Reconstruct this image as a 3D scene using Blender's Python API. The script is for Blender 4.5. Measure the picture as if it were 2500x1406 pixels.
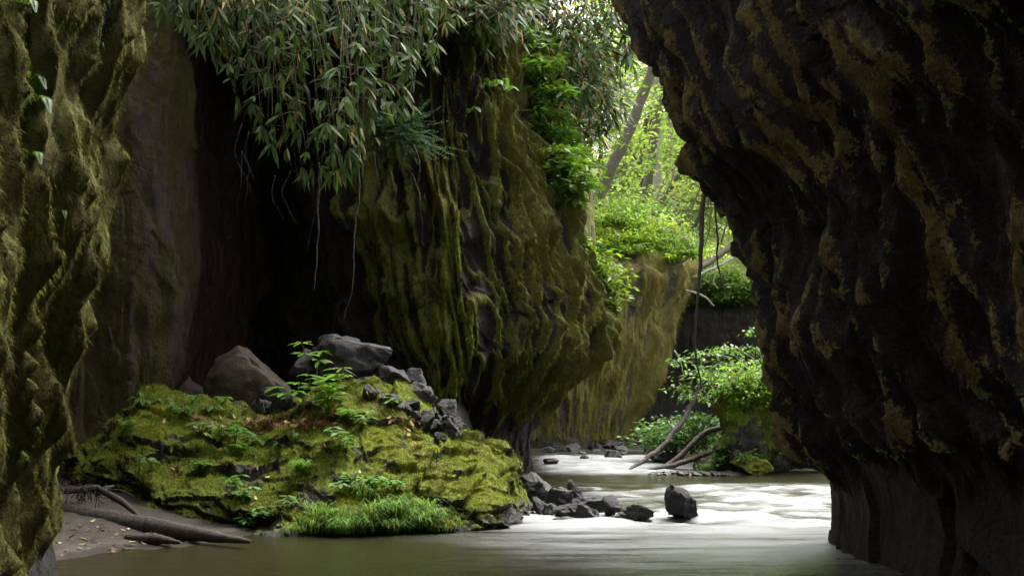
import bpy, math, random
import numpy as np
from mathutils import Vector
from mathutils.bvhtree import BVHTree
R = math.radians
for o in list(bpy.data.objects): bpy.data.objects.remove(o)
rng = np.random.default_rng(7)
S = bpy.context.scene
C = S.collection

# ------------------------------------------------------------------ camera
F, H, PITCH = 2430.0, 1.2, math.atan(302 / 2430.0)      # focal length in photo pixels, eye height, tilt
cam = bpy.data.cameras.new('camera'); cam.lens = F / 2500 * 36; cam.sensor_width = 36
cam.clip_start = 0.05; cam.clip_end = 2000
cam.dof.use_dof = True; cam.dof.focus_distance = 12.0; cam.dof.aperture_fstop = 8.0
co = bpy.data.objects.new('camera', cam); C.objects.link(co)
co.location = (0, 0, H); co.rotation_euler = (math.pi / 2 + PITCH, 0, 0)
S.camera = co

# ------------------------------------------------------------------ world, sun, exposure
SUN_EL, SUN_AZ = R(60), R(42)       # azimuth from +Y towards +X
W = bpy.data.worlds.new('World'); S.world = W; W.use_nodes = True
wn = W.node_tree.nodes; wl = W.node_tree.links
bg = wn['Background']
sky = wn.new('ShaderNodeTexSky'); sky.sky_type = 'NISHITA'; sky.sun_disc = False
sky.sun_elevation = SUN_EL; sky.sun_rotation = SUN_AZ; sky.dust_density = 4; sky.air_density = 1.0
hs = wn.new('ShaderNodeHueSaturation'); hs.inputs['Saturation'].default_value = 0.03
wl.new(sky.outputs[0], hs.inputs['Color']); wl.new(hs.outputs[0], bg.inputs[0])
bg.inputs[1].default_value = 0.15
sl = bpy.data.lights.new('sun', 'SUN'); sl.energy = 1.4; sl.angle = R(28); sl.color = (1.0, 0.93, 0.80)
so = bpy.data.objects.new('sun', sl); C.objects.link(so)
sd = Vector((math.sin(SUN_AZ) * math.cos(SUN_EL), math.cos(SUN_AZ) * math.cos(SUN_EL), math.sin(SUN_EL)))
so.rotation_euler = sd.to_track_quat('Z', 'Y').to_euler(); so.location = (0, 20, 30)
S.view_settings.view_transform = 'Standard'; S.view_settings.look = 'None'
S.view_settings.exposure = 2.4; S.view_settings.gamma = 1
S.cycles.max_bounces = 8; S.cycles.diffuse_bounces = 4; S.cycles.transmission_bounces = 6
S.cycles.sample_clamp_indirect = 6; S.cycles.use_denoising = True

# ------------------------------------------------------------------ photo pixel -> place
def at(px, py, Y):
    a = (px - 1250) / F; b = (703 - py) / F
    d = Y / (math.cos(PITCH) - b * math.sin(PITCH))
    return np.array([a * d, Y, H + d * (math.sin(PITCH) + b * math.cos(PITCH))])
def atz(px, z, Y):
    b = math.tan(math.atan2(z - H, Y) - PITCH)
    return np.array([(px - 1250) / F * Y / (math.cos(PITCH) - b * math.sin(PITCH)), Y, z])
def ray(px, py):
    v = at(px, py, 1.0) - np.array([0, 0, H]); return v / np.linalg.norm(v)

# ------------------------------------------------------------------ noise
def _h(ix, iy, iz, seed):
    with np.errstate(over='ignore'):
        h = (ix.astype(np.int64) * 374761393 + iy.astype(np.int64) * 668265263 + iz.astype(np.int64) * 2147483647 + seed * 974711) & 0xFFFFFFFF
        h = ((h ^ (h >> 13)) * 1274126177) & 0xFFFFFFFF
        h = ((h ^ (h >> 16)) * 2246822519) & 0xFFFFFFFF
        return (h ^ (h >> 15)) & 0xFFFFFFFF
def noise(p, seed=0):
    p = np.asarray(p, float); i = np.floor(p); f = p - i; i = i.astype(np.int64)
    u = f * f * f * (f * (f * 6 - 15) + 10); out = 0
    for dx in (0, 1):
        wx = u[..., 0] if dx else 1 - u[..., 0]
        for dy in (0, 1):
            wy = u[..., 1] if dy else 1 - u[..., 1]
            for dz in (0, 1):
                wz = u[..., 2] if dz else 1 - u[..., 2]
                h = _h(i[..., 0] + dx, i[..., 1] + dy, i[..., 2] + dz, seed)
                g0 = (h & 1023) / 511.5 - 1; g1 = ((h >> 10) & 1023) / 511.5 - 1; g2 = ((h >> 20) & 1023) / 511.5 - 1
                out = out + wx * wy * wz * (g0 * (f[..., 0] - dx) + g1 * (f[..., 1] - dy) + g2 * (f[..., 2] - dz))
    return out * 1.3
def fbm(p, o=4, seed=0, gain=.5):
    p = np.asarray(p, float); a = 1; t = 0; s = 0
    for k in range(o):
        s = s + a * noise(p * 2 ** k + 17.3 * k, seed + k); t += a; a *= gain
    return s / t * 1.4
def ridged(p, seed=0): return 1 - np.clip(np.abs(noise(p, seed)) * 2.2, 0, 1)
def sstep(x, a, b):
    t = np.clip((x - a) / (b - a), 0, 1); return t * t * (3 - 2 * t)
def worley(p, seed=0):
    """nearest cell: distance, offset vector, per-cell random triple"""
    p = np.asarray(p, float); i = np.floor(p).astype(np.int64); best = np.full(p.shape[:-1], 1e9)
    vec = np.zeros(p.shape); rnd = np.zeros(p.shape)
    for dx in (-1, 0, 1):
        for dy in (-1, 0, 1):
            for dz in (-1, 0, 1):
                c = i + np.array([dx, dy, dz]); h = _h(c[..., 0], c[..., 1], c[..., 2], seed)
                r = np.stack([(h & 1023) / 1023., ((h >> 10) & 1023) / 1023., ((h >> 20) & 1023) / 1023.], -1)
                v = p - (c + r); d = (v ** 2).sum(-1); m = d < best
                best = np.where(m, d, best); vec = np.where(m[..., None], v, vec); rnd = np.where(m[..., None], r, rnd)
    return np.sqrt(best), vec, rnd
def facet(p, seed=0):
    d, v, r = worley(p, seed)
    return ((r * 2 - 1) * v).sum(-1) * 1.2 + (r[..., 0] - .5) * .5
def sc(P, *k): return P * np.array(k)

# ------------------------------------------------------------------ meshes
class MB:
    def __init__(s): s.V = []; s.Q = []; s.T = []; s.col = []; s.n = 0
    def add(s, V, Q=None, T=None, col=None):
        V = np.asarray(V, float).reshape(-1, 3)
        if Q is not None and len(Q): s.Q.append(np.asarray(Q, int).reshape(-1, 4) + s.n)
        if T is not None and len(T): s.T.append(np.asarray(T, int).reshape(-1, 3) + s.n)
        c = np.ones((len(V), 3)) if col is None else np.broadcast_to(np.asarray(col, float), (len(V), 3))
        s.V.append(V); s.col.append(c); s.n += len(V); return s
    def arrays(s):
        V = np.concatenate(s.V) if s.V else np.zeros((0, 3))
        return V, (np.concatenate(s.Q) if s.Q else np.zeros((0, 4), int)), (np.concatenate(s.T) if s.T else np.zeros((0, 3), int)), np.concatenate(s.col)
def make_mesh(name, V, Q, T=None, attrs=None, col=None, smooth=True, mat=None):
    me = bpy.data.meshes.new(name)
    T = np.zeros((0, 3), int) if T is None else T
    me.vertices.add(len(V)); me.vertices.foreach_set('co', np.ascontiguousarray(V, np.float32).ravel())
    nl = Q.size + T.size; me.loops.add(nl)
    me.loops.foreach_set('vertex_index', np.concatenate([Q.ravel(), T.ravel()]).astype(np.int32))
    me.polygons.add(len(Q) + len(T))
    st = np.concatenate([np.arange(len(Q)) * 4, Q.size + np.arange(len(T)) * 3]).astype(np.int32)
    me.polygons.foreach_set('loop_start', st)
    me.update(calc_edges=True); me.validate()
    if smooth: me.polygons.foreach_set('use_smooth', np.ones(len(me.polygons), bool))
    for k, a in (attrs or {}).items():
        at_ = me.attributes.new(k, 'FLOAT', 'POINT'); at_.data.foreach_set('value', np.ascontiguousarray(a, np.float32).ravel())
    if col is not None:
        at_ = me.attributes.new('tint', 'FLOAT_COLOR', 'POINT')
        at_.data.foreach_set('color', np.ascontiguousarray(np.concatenate([col, np.ones((len(col), 1))], 1), np.float32).ravel())
    if mat: me.materials.append(mat)
    return me
def tag(o, label, cat=None, group=None, kind=None):
    if label: o['label'] = label
    if cat: o['category'] = cat
    if group: o['group'] = group
    if kind: o['kind'] = kind
    return o
def thing(name, label, cat, loc, group=None):
    o = bpy.data.objects.new(name, None); C.objects.link(o); o.location = Vector(loc); o.empty_display_size = .1
    return tag(o, label, cat, group)
def put(name, mb, mat, parent=None, loc=None, smooth=True):
    """link one builder as ONE mesh object; part of `parent`, or top-level with its origin at loc"""
    V, Q, T, col = mb.arrays()
    off = np.array(parent.location if parent else (loc if loc is not None else (0, 0, 0)))
    if parent and parent.parent: off = off + np.array(parent.parent.location)
    o = bpy.data.objects.new(name, make_mesh(name, V - off, Q, T, col=col, smooth=smooth, mat=mat))
    C.objects.link(o)
    if parent: o.parent = parent
    else: o.location = Vector(off)
    return o
def copy_thing(o, loc, rotz=0, scale=1):
    n = o.copy(); C.objects.link(n); n.location = Vector(loc); n.rotation_euler = (0, 0, rotz); n.scale = (scale,) * 3
    for ch in list(o.children):
        c = ch.copy(); C.objects.link(c); c.parent = n
    return n

def hermite(A, x, axis):
    A = np.moveaxis(A, axis, 0); n = len(A)
    d = np.sqrt(((A[1:] - A[:-1]) ** 2).sum(-1)); d = d.reshape(n - 1, -1).mean(1) + 1e-6
    k = np.concatenate([[0], np.cumsum(d)]); t = x * k[-1]
    m = np.zeros_like(A); dd = d.reshape((-1,) + (1,) * (A.ndim - 1)); s = (A[1:] - A[:-1]) / dd
    m[1:-1] = (s[:-1] * dd[1:] + s[1:] * dd[:-1]) / (dd[1:] + dd[:-1]); m[0] = s[0]; m[-1] = s[-1]
    i = np.clip(np.searchsorted(k, t, 'right') - 1, 0, n - 2); h = d[i]; u = (t - k[i]) / h
    sh = (-1,) + (1,) * (A.ndim - 1); u = u.reshape(sh); h = h.reshape(sh)
    out = (2*u**3-3*u**2+1)*A[i] + (u**3-2*u**2+u)*h*m[i] + (-2*u**3+3*u**2)*A[i+1] + (u**3-u**2)*h*m[i+1]
    return np.moveaxis(out, 0, axis)
def loft(rows, nu, nv, wu=None, wv=None):
    A = np.array(rows, float)
    x = np.linspace(0, 1, nu) if wu is None else wu; y = np.linspace(0, 1, nv) if wv is None else wv
    return hermite(hermite(A, x, 1), y, 0)
def normals(P, flip=False):
    n = np.cross(np.gradient(P, axis=1), np.gradient(P, axis=0)); n /= np.linalg.norm(n, axis=-1, keepdims=True) + 1e-9
    return -n if flip else n
def grid_q(nv, nu):
    i = np.arange(nv * nu).reshape(nv, nu)
    return np.stack([i[:-1, :-1], i[:-1, 1:], i[1:, 1:], i[1:, :-1]], -1).reshape(-1, 4)
BV = {}
def sheet(name, P, mat, attrs=None, register=True):
    nv, nu = P.shape[:2]; Q = grid_q(nv, nu); V = P.reshape(-1, 3)
    o = bpy.data.objects.new(name, make_mesh(name, V, Q, attrs=attrs, mat=mat)); C.objects.link(o)
    if register: BV[o.name] = BVHTree.FromPolygons([tuple(v) for v in V], [tuple(q) for q in Q])
    return o
def hit(px, py, names=None):
    best = None; d = Vector(ray(px, py))
    for k, b in BV.items():
        if names and k not in names: continue
        l, n, i, t = b.ray_cast(Vector((0, 0, H)), d)
        if l is not None and (best is None or t < best[2]):
            if n.dot(d) > 0: n = -n
            best = (np.array(l), np.array(n), t)
    return best
def drop(x, y, names=None, z=30):
    best = None
    for k, b in BV.items():
        if names and k not in names: continue
        l, n, i, t = b.ray_cast(Vector((x, y, z)), Vector((0, 0, -1)))
        if l is not None and (best is None or l[2] > best[0][2]): best = (np.array(l), np.array(n if n[2] > 0 else -n))
    return best

# ------------------------------------------------------------------ materials
def mat_new(name):
    m = bpy.data.materials.new(name); m.use_nodes = True; nt = m.node_tree; nt.nodes.clear()
    return m, nt, nt.nodes.new('ShaderNodeOutputMaterial')
class N:
    """small node-writing helper"""
    def __init__(s, nt): s.nt = nt
    def node(s, t, **kw):
        n = s.nt.nodes.new(t)
        for k, v in kw.items(): setattr(n, k, v)
        return n
    def link(s, a, b): s.nt.links.new(a, b)
    def inp(s, sock, v):
        if hasattr(v, 'is_linked') or hasattr(v, 'links'): s.link(v, sock)
        else: sock.default_value = v
    def pos(s): return s.node('ShaderNodeNewGeometry').outputs['Position']
    def mapping(s, scale):
        n = s.node('ShaderNodeMapping'); s.link(s.pos(), n.inputs[0]); n.inputs['Scale'].default_value = scale; return n.outputs[0]
    def noise(s, scale, detail=4, rough=.6, vec=None, dist=0):
        n = s.node('ShaderNodeTexNoise'); n.inputs['Scale'].default_value = scale; n.inputs['Detail'].default_value = detail
        n.inputs['Roughness'].default_value = rough; n.inputs['Distortion'].default_value = dist
        s.link(vec if vec is not None else s.pos(), n.inputs['Vector']); return n.outputs['Fac']
    def vor(s, scale, vec=None, feature='F1'):
        n = s.node('ShaderNodeTexVoronoi', feature=feature); n.inputs['Scale'].default_value = scale
        s.link(vec if vec is not None else s.pos(), n.inputs['Vector']); return n.outputs['Distance']
    def attr(s, name, out='Fac'): return s.node('ShaderNodeAttribute', attribute_name=name).outputs[out]
    def math(s, op, a, b=0.0, c=None, clamp=False):
        n = s.node('ShaderNodeMath', operation=op); n.use_clamp = clamp
        s.inp(n.inputs[0], a); s.inp(n.inputs[1], b)
        if c is not None: s.inp(n.inputs[2], c)
        return n.outputs[0]
    def ss(s, v, a, b):
        n = s.node('ShaderNodeMapRange', interpolation_type='SMOOTHSTEP'); s.inp(n.inputs[0], v)
        n.inputs[1].default_value = a; n.inputs[2].default_value = b; return n.outputs[0]
    def mix(s, f, a, b, blend='MIX'):
        n = s.node('ShaderNodeMix', data_type='RGBA', blend_type=blend); s.inp(n.inputs[0], f)
        for sock, v in ((n.inputs[6], a), (n.inputs[7], b)):
            if isinstance(v, tuple): sock.default_value = v if len(v) == 4 else v + (1,)
            else: s.link(v, sock)
        return n.outputs[2]
    def ramp(s, f, stops):
        n = s.node('ShaderNodeValToRGB'); s.link(f, n.inputs[0]); e = n.color_ramp.elements
        while len(e) < len(stops): e.new(.5)
        for el, (p, c) in zip(e, stops): el.position = p; el.color = c + (1,)
        return n.outputs[0]
    def bump(s, h, strength, dist, normal=None):
        n = s.node('ShaderNodeBump'); n.inputs['Strength'].default_value = strength; n.inputs['Distance'].default_value = dist
        s.link(h, n.inputs['Height'])
        if normal is not None: s.link(normal, n.inputs['Normal'])
        return n.outputs[0]
    def bsdf(s, **kw):
        n = s.node('ShaderNodeBsdfPrincipled')
        for k, v in kw.items():
            sock = n.inputs[k.replace('_', ' ')]
            if isinstance(v, tuple): sock.default_value = v if len(v) == 4 or len(v) != 3 else v + (1,)
            else: s.inp(sock, v)
        return n

def moss_rock(name, rock=((.010, .009, .007), (.036, .032, .027)), moss=((.022, .022, .004), (.075, .072, .008), (.15, .145, .016)), brown=(.052, .034, .012),
              brown_amt=.5, sheen=.3, moss_scale=14, rock_rough=.62, fuzz=1.0):
    m, nt, out = mat_new(name); n = N(nt)
    a = n.attr('moss'); big = n.noise(1.1, 4); mid = n.noise(6, 5, .65); fine = n.noise(38, 6, .7); grain = n.noise(130, 3, .7)
    g14 = n.noise(15, 4, .7); rk = n.ramp(n.math('ADD', n.math('MULTIPLY', mid, .35), n.math('ADD', n.math('MULTIPLY', g14, .35), n.math('MULTIPLY', fine, .3))), [(.35, rock[0]), (.65, rock[1])])
    f = n.math('ADD', n.math('MULTIPLY', fine, .4), n.math('ADD', n.math('MULTIPLY', mid, .2), n.math('MULTIPLY', g14, .5)))
    ms = n.ramp(f, [(.42, moss[0]), (.58, moss[1]), (.74, moss[2])])
    ms = n.mix(n.math('MULTIPLY', n.ss(n.noise(2.3, 5, .6), .46, .62), brown_amt), ms, brown)
    ms = n.mix(n.ss(big, .38, .62), ms, n.mix(.45, ms, moss[1]))
    mask = n.ss(n.math('ADD', a, n.math('ADD', n.math('MULTIPLY', n.math('SUBTRACT', fine, .5), .9), n.math('MULTIPLY', n.math('SUBTRACT', mid, .5), .8))), .40, .56)
    str_ = n.noise(5, 6, .72, n.mapping((2.6, 2.6, .45))); crk = n.vor(2.2, n.mapping((1.5, 1.5, .8)), 'DISTANCE_TO_EDGE')
    rk = n.mix(n.ss(str_, .38, .62), n.mix(1.0, rk, (.55, .55, .55, 1), 'MULTIPLY'), rk)
    col = n.mix(mask, rk, ms)
    hb = n.math('ADD', n.math('MULTIPLY', fine, .55), n.math('MULTIPLY', grain, .5))
    b1 = n.bump(n.math('ADD', n.math('MULTIPLY', str_, 1.2), n.math('MULTIPLY', n.ss(crk, 0, .05), .35)), .8, .08, n.bump(mid, .5, .10)); b2 = n.bump(hb, .8 * fuzz, .045, n.bump(g14, .8 * fuzz, .09, b1))
    rough = n.math('ADD', n.math('MULTIPLY', mask, .95 - rock_rough), n.math('ADD', rock_rough - .15, n.math('MULTIPLY', mid, .3)))
    bs = n.bsdf(Base_Color=col, Roughness=rough, Normal=b2, Sheen_Weight=n.math('MULTIPLY', mask, sheen), Sheen_Roughness=.5)
    bs.inputs['Specular IOR Level'].default_value = .35
    bs.inputs['Sheen Tint'].default_value = (.8, .8, .35, 1)
    n.link(bs.outputs[0], out.inputs[0]); return m
def stone_mat(name, lo, hi, rough=.6, scale=7, wet=.0):
    m, nt, out = mat_new(name); n = N(nt)
    mid = n.noise(scale, 6, .65); fine = n.noise(scale * 7, 5, .7)
    col = n.ramp(n.math('ADD', n.math('MULTIPLY', mid, .5), n.math('MULTIPLY', fine, .5)), [(.36, lo), (.66, hi)])
    b = n.bump(fine, .7, .025, n.bump(mid, .5, .06)); sp = n.node('ShaderNodeSeparateXYZ'); n.link(n.pos(), sp.inputs[0])
    wet = n.ss(n.math('ADD', sp.outputs[2], n.math('MULTIPLY', n.math('SUBTRACT', mid, .5), .12)), .11, .05)         # splashed foot at the water line
    col = n.mix(n.math('MULTIPLY', wet, .55), col, (.006, .006, .005))
    bs = n.bsdf(Base_Color=col, Roughness=n.math('SUBTRACT', n.math('ADD', rough - .2, n.math('MULTIPLY', fine, .4)), n.math('MULTIPLY', wet, .45)), Normal=b)
    n.link(bs.outputs[0], out.inputs[0]); return m
def leaf_mat(name, trans=.45, rough=.5, spec=.35, tcol=(1.25, 1.2, .5)):
    m, nt, out = mat_new(name); n = N(nt)
    c = n.attr('tint', 'Color')
    nz = n.noise(60, 3)
    c2 = n.mix(n.math('MULTIPLY', nz, .5), c, n.mix(1.0, c, (.6, .6, .5), 'MULTIPLY'))
    bs = n.bsdf(Base_Color=c2, Roughness=rough); bs.inputs['Specular IOR Level'].default_value = spec
    tr = n.node('ShaderNodeBsdfTranslucent'); n.link(n.mix(1.0, c, tcol + (1,), 'MULTIPLY'), tr.inputs[0])
    mx = n.node('ShaderNodeMixShader'); mx.inputs[0].default_value = trans
    n.link(bs.outputs[0], mx.inputs[1]); n.link(tr.outputs[0], mx.inputs[2]); n.link(mx.outputs[0], out.inputs[0]); return m
def bark_mat(name, lo, hi, moss=None, amt=.4):
    m, nt, out = mat_new(name); n = N(nt)
    v = n.noise(9, 6, .7, n.mapping((3, 3, .6))); f = n.noise(50, 4, .7)
    col = n.ramp(n.math('ADD', n.math('MULTIPLY', v, .7), n.math('MULTIPLY', f, .3)), [(.35, lo), (.65, hi)])
    if moss: col = n.mix(n.math('MULTIPLY', n.ss(n.noise(2.2, 4), .45, .65), amt), col, moss)
    bs = n.bsdf(Base_Color=col, Roughness=.85, Normal=n.bump(v, .8, .03, n.bump(f, .4, .008)))
    n.link(bs.outputs[0], out.inputs[0]); return m

M_fib = leaf_mat('moss_fibre', .25, .8, spec=.1, tcol=(1, 1, .6))
M_left = moss_rock('mossy_tuff_left', rock=((.007, .006, .004), (.030, .025, .018)), moss=((.026, .028, .005), (.090, .092, .012), (.18, .185, .028)), brown_amt=.4)
M_mid = moss_rock('mossy_tuff_middle', rock=((.009, .0065, .004), (.036, .027, .015)), moss=((.024, .026, .003), (.090, .094, .007), (.19, .195, .012)), brown_amt=.5)
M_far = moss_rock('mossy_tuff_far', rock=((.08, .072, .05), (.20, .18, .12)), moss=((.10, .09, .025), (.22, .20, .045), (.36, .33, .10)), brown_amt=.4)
M_right = moss_rock('brown_tuff_right', rock=((.008, .006, .004), (.036, .027, .019)), moss=((.045, .033, .011), (.18, .132, .042), (.36, .265, .09)), brown=(.15, .088, .034), brown_amt=.4)
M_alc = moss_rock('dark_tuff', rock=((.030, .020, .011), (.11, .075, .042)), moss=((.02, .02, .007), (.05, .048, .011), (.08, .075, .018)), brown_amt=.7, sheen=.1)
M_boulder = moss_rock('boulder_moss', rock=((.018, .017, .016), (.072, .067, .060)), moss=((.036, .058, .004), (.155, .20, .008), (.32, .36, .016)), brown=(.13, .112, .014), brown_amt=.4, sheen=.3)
M_hill = moss_rock('hill_soil', rock=((.05, .045, .035), (.11, .10, .08)), moss=((.05, .08, .012), (.10, .16, .02), (.16, .22, .03)), brown=(.10, .075, .03), brown_amt=.4)
M_black = stone_mat('black_lava_stone', (.006, .006, .0065), (.036, .035, .037), .78)
M_brown = stone_mat('brown_crumbling_tuff', (.024, .016, .011), (.080, .055, .039), .85, 5)
M_leafb = leaf_mat('bamboo_leaf', .3, .6, tcol=(1.1, 1.25, .5), spec=.12)
M_leaf = leaf_mat('fresh_leaf', .5, .5)
M_leafd = leaf_mat('dry_leaf', .2, .7, tcol=(1.1, .9, .6))
M_bark = bark_mat('dark_bark', (.035, .028, .02), (.13, .11, .08), (.06, .075, .015), .5)
M_barkp = bark_mat('pale_bark', (.14, .13, .10), (.34, .32, .27), (.12, .14, .05), .4)
M_drift = bark_mat('driftwood', (.012, .009, .007), (.075, .058, .045))
M_vine = bark_mat('vine_bark', (.03, .02, .016), (.11, .085, .065))

# ------------------------------------------------------------------ cliffs
def wall_relief(P, Nn, lean=0, amp=1.0, seed=0, drip=1.0, base_z=1.1, freq=1.0, mossy=.5, fine=1.0, off=0.0, curt=1.0, lmp=1.0, plain=1.0, saw=1.0, bigk=1.0, hollow=0.0, c2k=1.0, cw=.11):
    """hanging moss curtains: leaning ridges that swell downwards and break off over hollows"""
    z = P[..., 2]; du = np.linalg.norm(np.diff(P[..., :2], axis=1), axis=-1).mean(0); U = np.concatenate([[0], np.cumsum(du)])[None, :] + lean * z
    L = np.stack([U, 0 * U + .3, z], -1)
    W_ = sc(L, .6, .6, .13); w = np.stack([fbm(W_, 3, seed + 1), fbm(W_ + 9, 3, seed + 2), fbm(P * .5 + 31, 3, seed + 3) * .7], -1)
    wf = np.stack([noise(sc(P, 1.8, 1.8, 1.1), seed + 21), noise(sc(P, 1.8, 1.8, 1.1) + 4, seed + 22), 0 * z], -1)
    w[..., 1:] *= .3; q = L + w * .42 + wf * .03
    big = fbm(sc(P, .42, .42, .3), 4, seed + 4)
    r1 = ridged(sc(q, 1.1, 1.1, .20) * freq, seed + 5) ** 2
    r2 = ridged(sc(q, 2.5, 2.5, .36) * freq, seed + 6) ** 2.2
    r3 = ridged(sc(q, 5.6, 5.6, .75) * freq, seed + 7) ** 2
    ph = z / 1.7 * freq + 2.2 * noise(sc(q, 1.3, 1.3, .10) * freq, seed + 8)
    t = 1 - (ph - np.floor(ph)); s1 = t ** 1.3 * (1 - sstep(t, .88, 1.0))
    ph2 = z / .8 * freq + 2.6 * noise(sc(q, 3.0, 3.0, .2) * freq, seed + 9)
    t2 = 1 - (ph2 - np.floor(ph2)); s2 = t2 ** 1.4 * (1 - sstep(t2, .86, 1.0))
    c1 = 1 / (1 + (noise(sc(q, 1.9, 1.9, .24) * freq, seed + 31) / cw) ** 2); c2 = 1 / (1 + (noise(sc(q, 4.2, 4.2, .50) * freq, seed + 32) / (cw * 1.3)) ** 2)
    lump = fbm(P * 3.0, 4, seed + 10); drp = 1 - plain * (1 - sstep(fbm(P * .5 + 3, 3, seed + 16), -.30, .12))       # draped and plain stretches
    bare = sstep(z + .35 * fbm(P * 1.1, 3, seed + 11), base_z, base_z * .55)       # washed rock near the water
    cur = drip * (1 - bare) * (.35 + .65 * drp)
    d = big * .60 * bigk + r1 * .30 * cur + r2 * .10 * cur + r3 * .05 * cur + (c1 * .24 + c2 * .11 * c2k) * cur * curt + (s1 * .20 + s2 * .06) * cur * saw + lump * lmp * (.05 + .06 * (1 - drp)) + fbm(P * 9, 4, seed + 12, .65) * .03 * fine
    d = d + (facet(sc(P, 1.6, 1.6, 1.2), seed + 17) * .16) * (1 - bare) * (1 - .75 * drp)
    d = d + bare * (facet(sc(P, 2.0, 2.0, 1.1), seed + 13) * .10 + ridged(sc(L, 5, 5, .9), seed + 14) * .05)
    mb_ = bare > .5; m1 = d[~mb_].mean(); m2 = d[mb_].mean() if mb_.any() else m1
    d = d - m1 * (1 - bare) - m2 * bare - .35 * d.std() + off
    moss = mossy + .42 * (r1 - .35) + (.45 * (c1 ** 2 - .15) + .30 * (c2 ** 2 - .15) + .15 * (r2 - .3)) * cur + .28 * (s1 - .3) + .12 * (s2 - .3) + .30 * fbm(P * .8 + 5, 3, seed + 15) - .9 * bare
    moss = moss - hollow * (1 - np.clip(1.3 * c1 ** 1.5 + c2 ** 1.5 + r1 * .4, 0, 1)) * (1 - bare)
    return P + Nn * (d * amp)[..., None], np.clip(moss, -1, 2), bare

def moss_strands(name, label, P2, Nn, ms, count, ln, wd, cols, mat, seed, lo=.45, upright=0.0, ymin=4.0, zmin=.25, pxr=(-60, 2560)):
    """short hanging (or upright) moss fibres growing out of the mossy parts of a surface"""
    r = np.random.default_rng(seed); V = P2.reshape(-1, 3); Nf = Nn.reshape(-1, 3); w = np.clip((ms.ravel() - lo) * 3, 0, 1)
    a = np.linalg.norm(np.cross(np.gradient(P2, axis=1), np.gradient(P2, axis=0)), axis=-1).ravel(); pxv = 1250 + F * V[:, 0] / np.maximum(V[:, 1], .1)
    w = w * a * (V[:, 1] > ymin) * (V[:, 2] > zmin) * (pxv > pxr[0]) * (pxv < pxr[1]) * (Nf[:, 1] < .55); w /= w.sum()
    i = r.choice(len(V), count, p=w); B = V[i] + r.normal(0, .012, (count, 3)) - Nf[i] * .008
    D = unit(np.array([0, 0, -1.0]) * (1 - 2 * upright) + Nf[i] * (.35 + .5 * upright) + r.normal(0, .28, (count, 3))); L = (ln * r.uniform(.4, 1.3, count))[:, None]
    sd_ = unit(np.cross(D, Nf[i])) * (wd * r.uniform(.6, 1.3, (count, 1)))
    Vv = np.stack([B - sd_, B + sd_, B + D * L], 1).reshape(-1, 3); k = np.clip(.5 + 1.1 * noise(B * 1.7, seed) + r.normal(0, .18, count), 0, 1)
    c = np.array(cols); col = np.where(k[:, None] < .5, c[0] + (c[1] - c[0]) * k[:, None] * 2, c[1] + (c[2] - c[1]) * (k[:, None] * 2 - 1))
    mb = MB(); mb.add(Vv, T=np.arange(count * 3).reshape(-1, 3), col=np.repeat(col, 3, 0))
    return tag(put(name, mb, mat, smooth=False), label, 'moss', kind='stuff')
def unit(v): v = np.asarray(v, float); return v / (np.linalg.norm(v, axis=-1, keepdims=True) + 1e-9)
def edge_at(tab, v): k = sorted(tab); return float(np.interp(v, [a for a, b in k], [b for a, b in k]))

# left wall, close to the camera
eL = [(-500, 330), (-50, 338), (40, 345), (100, 352), (160, 320), (220, 285), (300, 264), (500, 256), (640, 250), (700, 235), (800, 200), (900, 168), (1000, 158), (1100, 126), (1200, 112), (1300, 118), (1400, 140), (1500, 150)]
rows = []
for py in (-900, -500, -250, -50, 60, 120, 200, 300, 400, 500, 600, 700, 800, 900, 1000, 1100, 1200, 1300, 1400, 1520):
    pe = edge_at(eL, py); z = at(pe, py, 7.4)[2]; k2 = min(max(0, z - 2.7) * .8, 4)  # k2 leans the unseen near wall in overhead, added to block light from above
    if py == -900: rows.append([np.array(p) for p in ((-8, -7, z - 1.5), (-8, 1, z - 1.5), (-8, 4, z - 1.5), (-8, 5.5, z - 1.5), (-8, 6.8, z - 1.5), (-8, 8, z - 1.5), (-8, 9, z - 1.5), (-9, 12, z - 1.5))]); continue
    rows.append([np.array((-.6, -7, z)), np.array((-2.9 + k2, -4.5, z)), np.array((-2.9 + k2, 1.5, z)), atz(-160, z, 4.7) + np.array([.5 * k2, 0, 0]), atz(30, z, 5.9), atz(pe - 75, z, 6.7), atz(pe - 8, z, 7.25), atz(pe - 30, z, 7.9), atz(pe - 260, z, 9.2), atz(pe - 900, z, 11)])
rows[0] = rows[0] + [np.array((-9, 13, rows[0][0][2]))] * 2
P = loft(rows, 560, 520); Nn = normals(P)
if Nn[260, 300, 0] < 0: Nn = -Nn
P2, ms, bare = wall_relief(P, Nn, 0, .42, 11, base_z=.32, freq=1.5, cw=.075, mossy=.74, curt=1.7, lmp=.25, plain=.15, saw=.2, bigk=.6, hollow=.35, off=-.06)
tag(sheet('cliff_left', P2, M_left, {'moss': ms}), 'near cliff at the left edge draped in olive hanging moss', 'cliff', kind='structure')

moss_strands('hanging_moss', 'fuzzy hanging moss on the near left cliff', P2, Nn, ms, 110000, .05, .0028, ((.05, .040, .010), (.095, .098, .012), (.19, .195, .026)), M_fib, 1)

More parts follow.
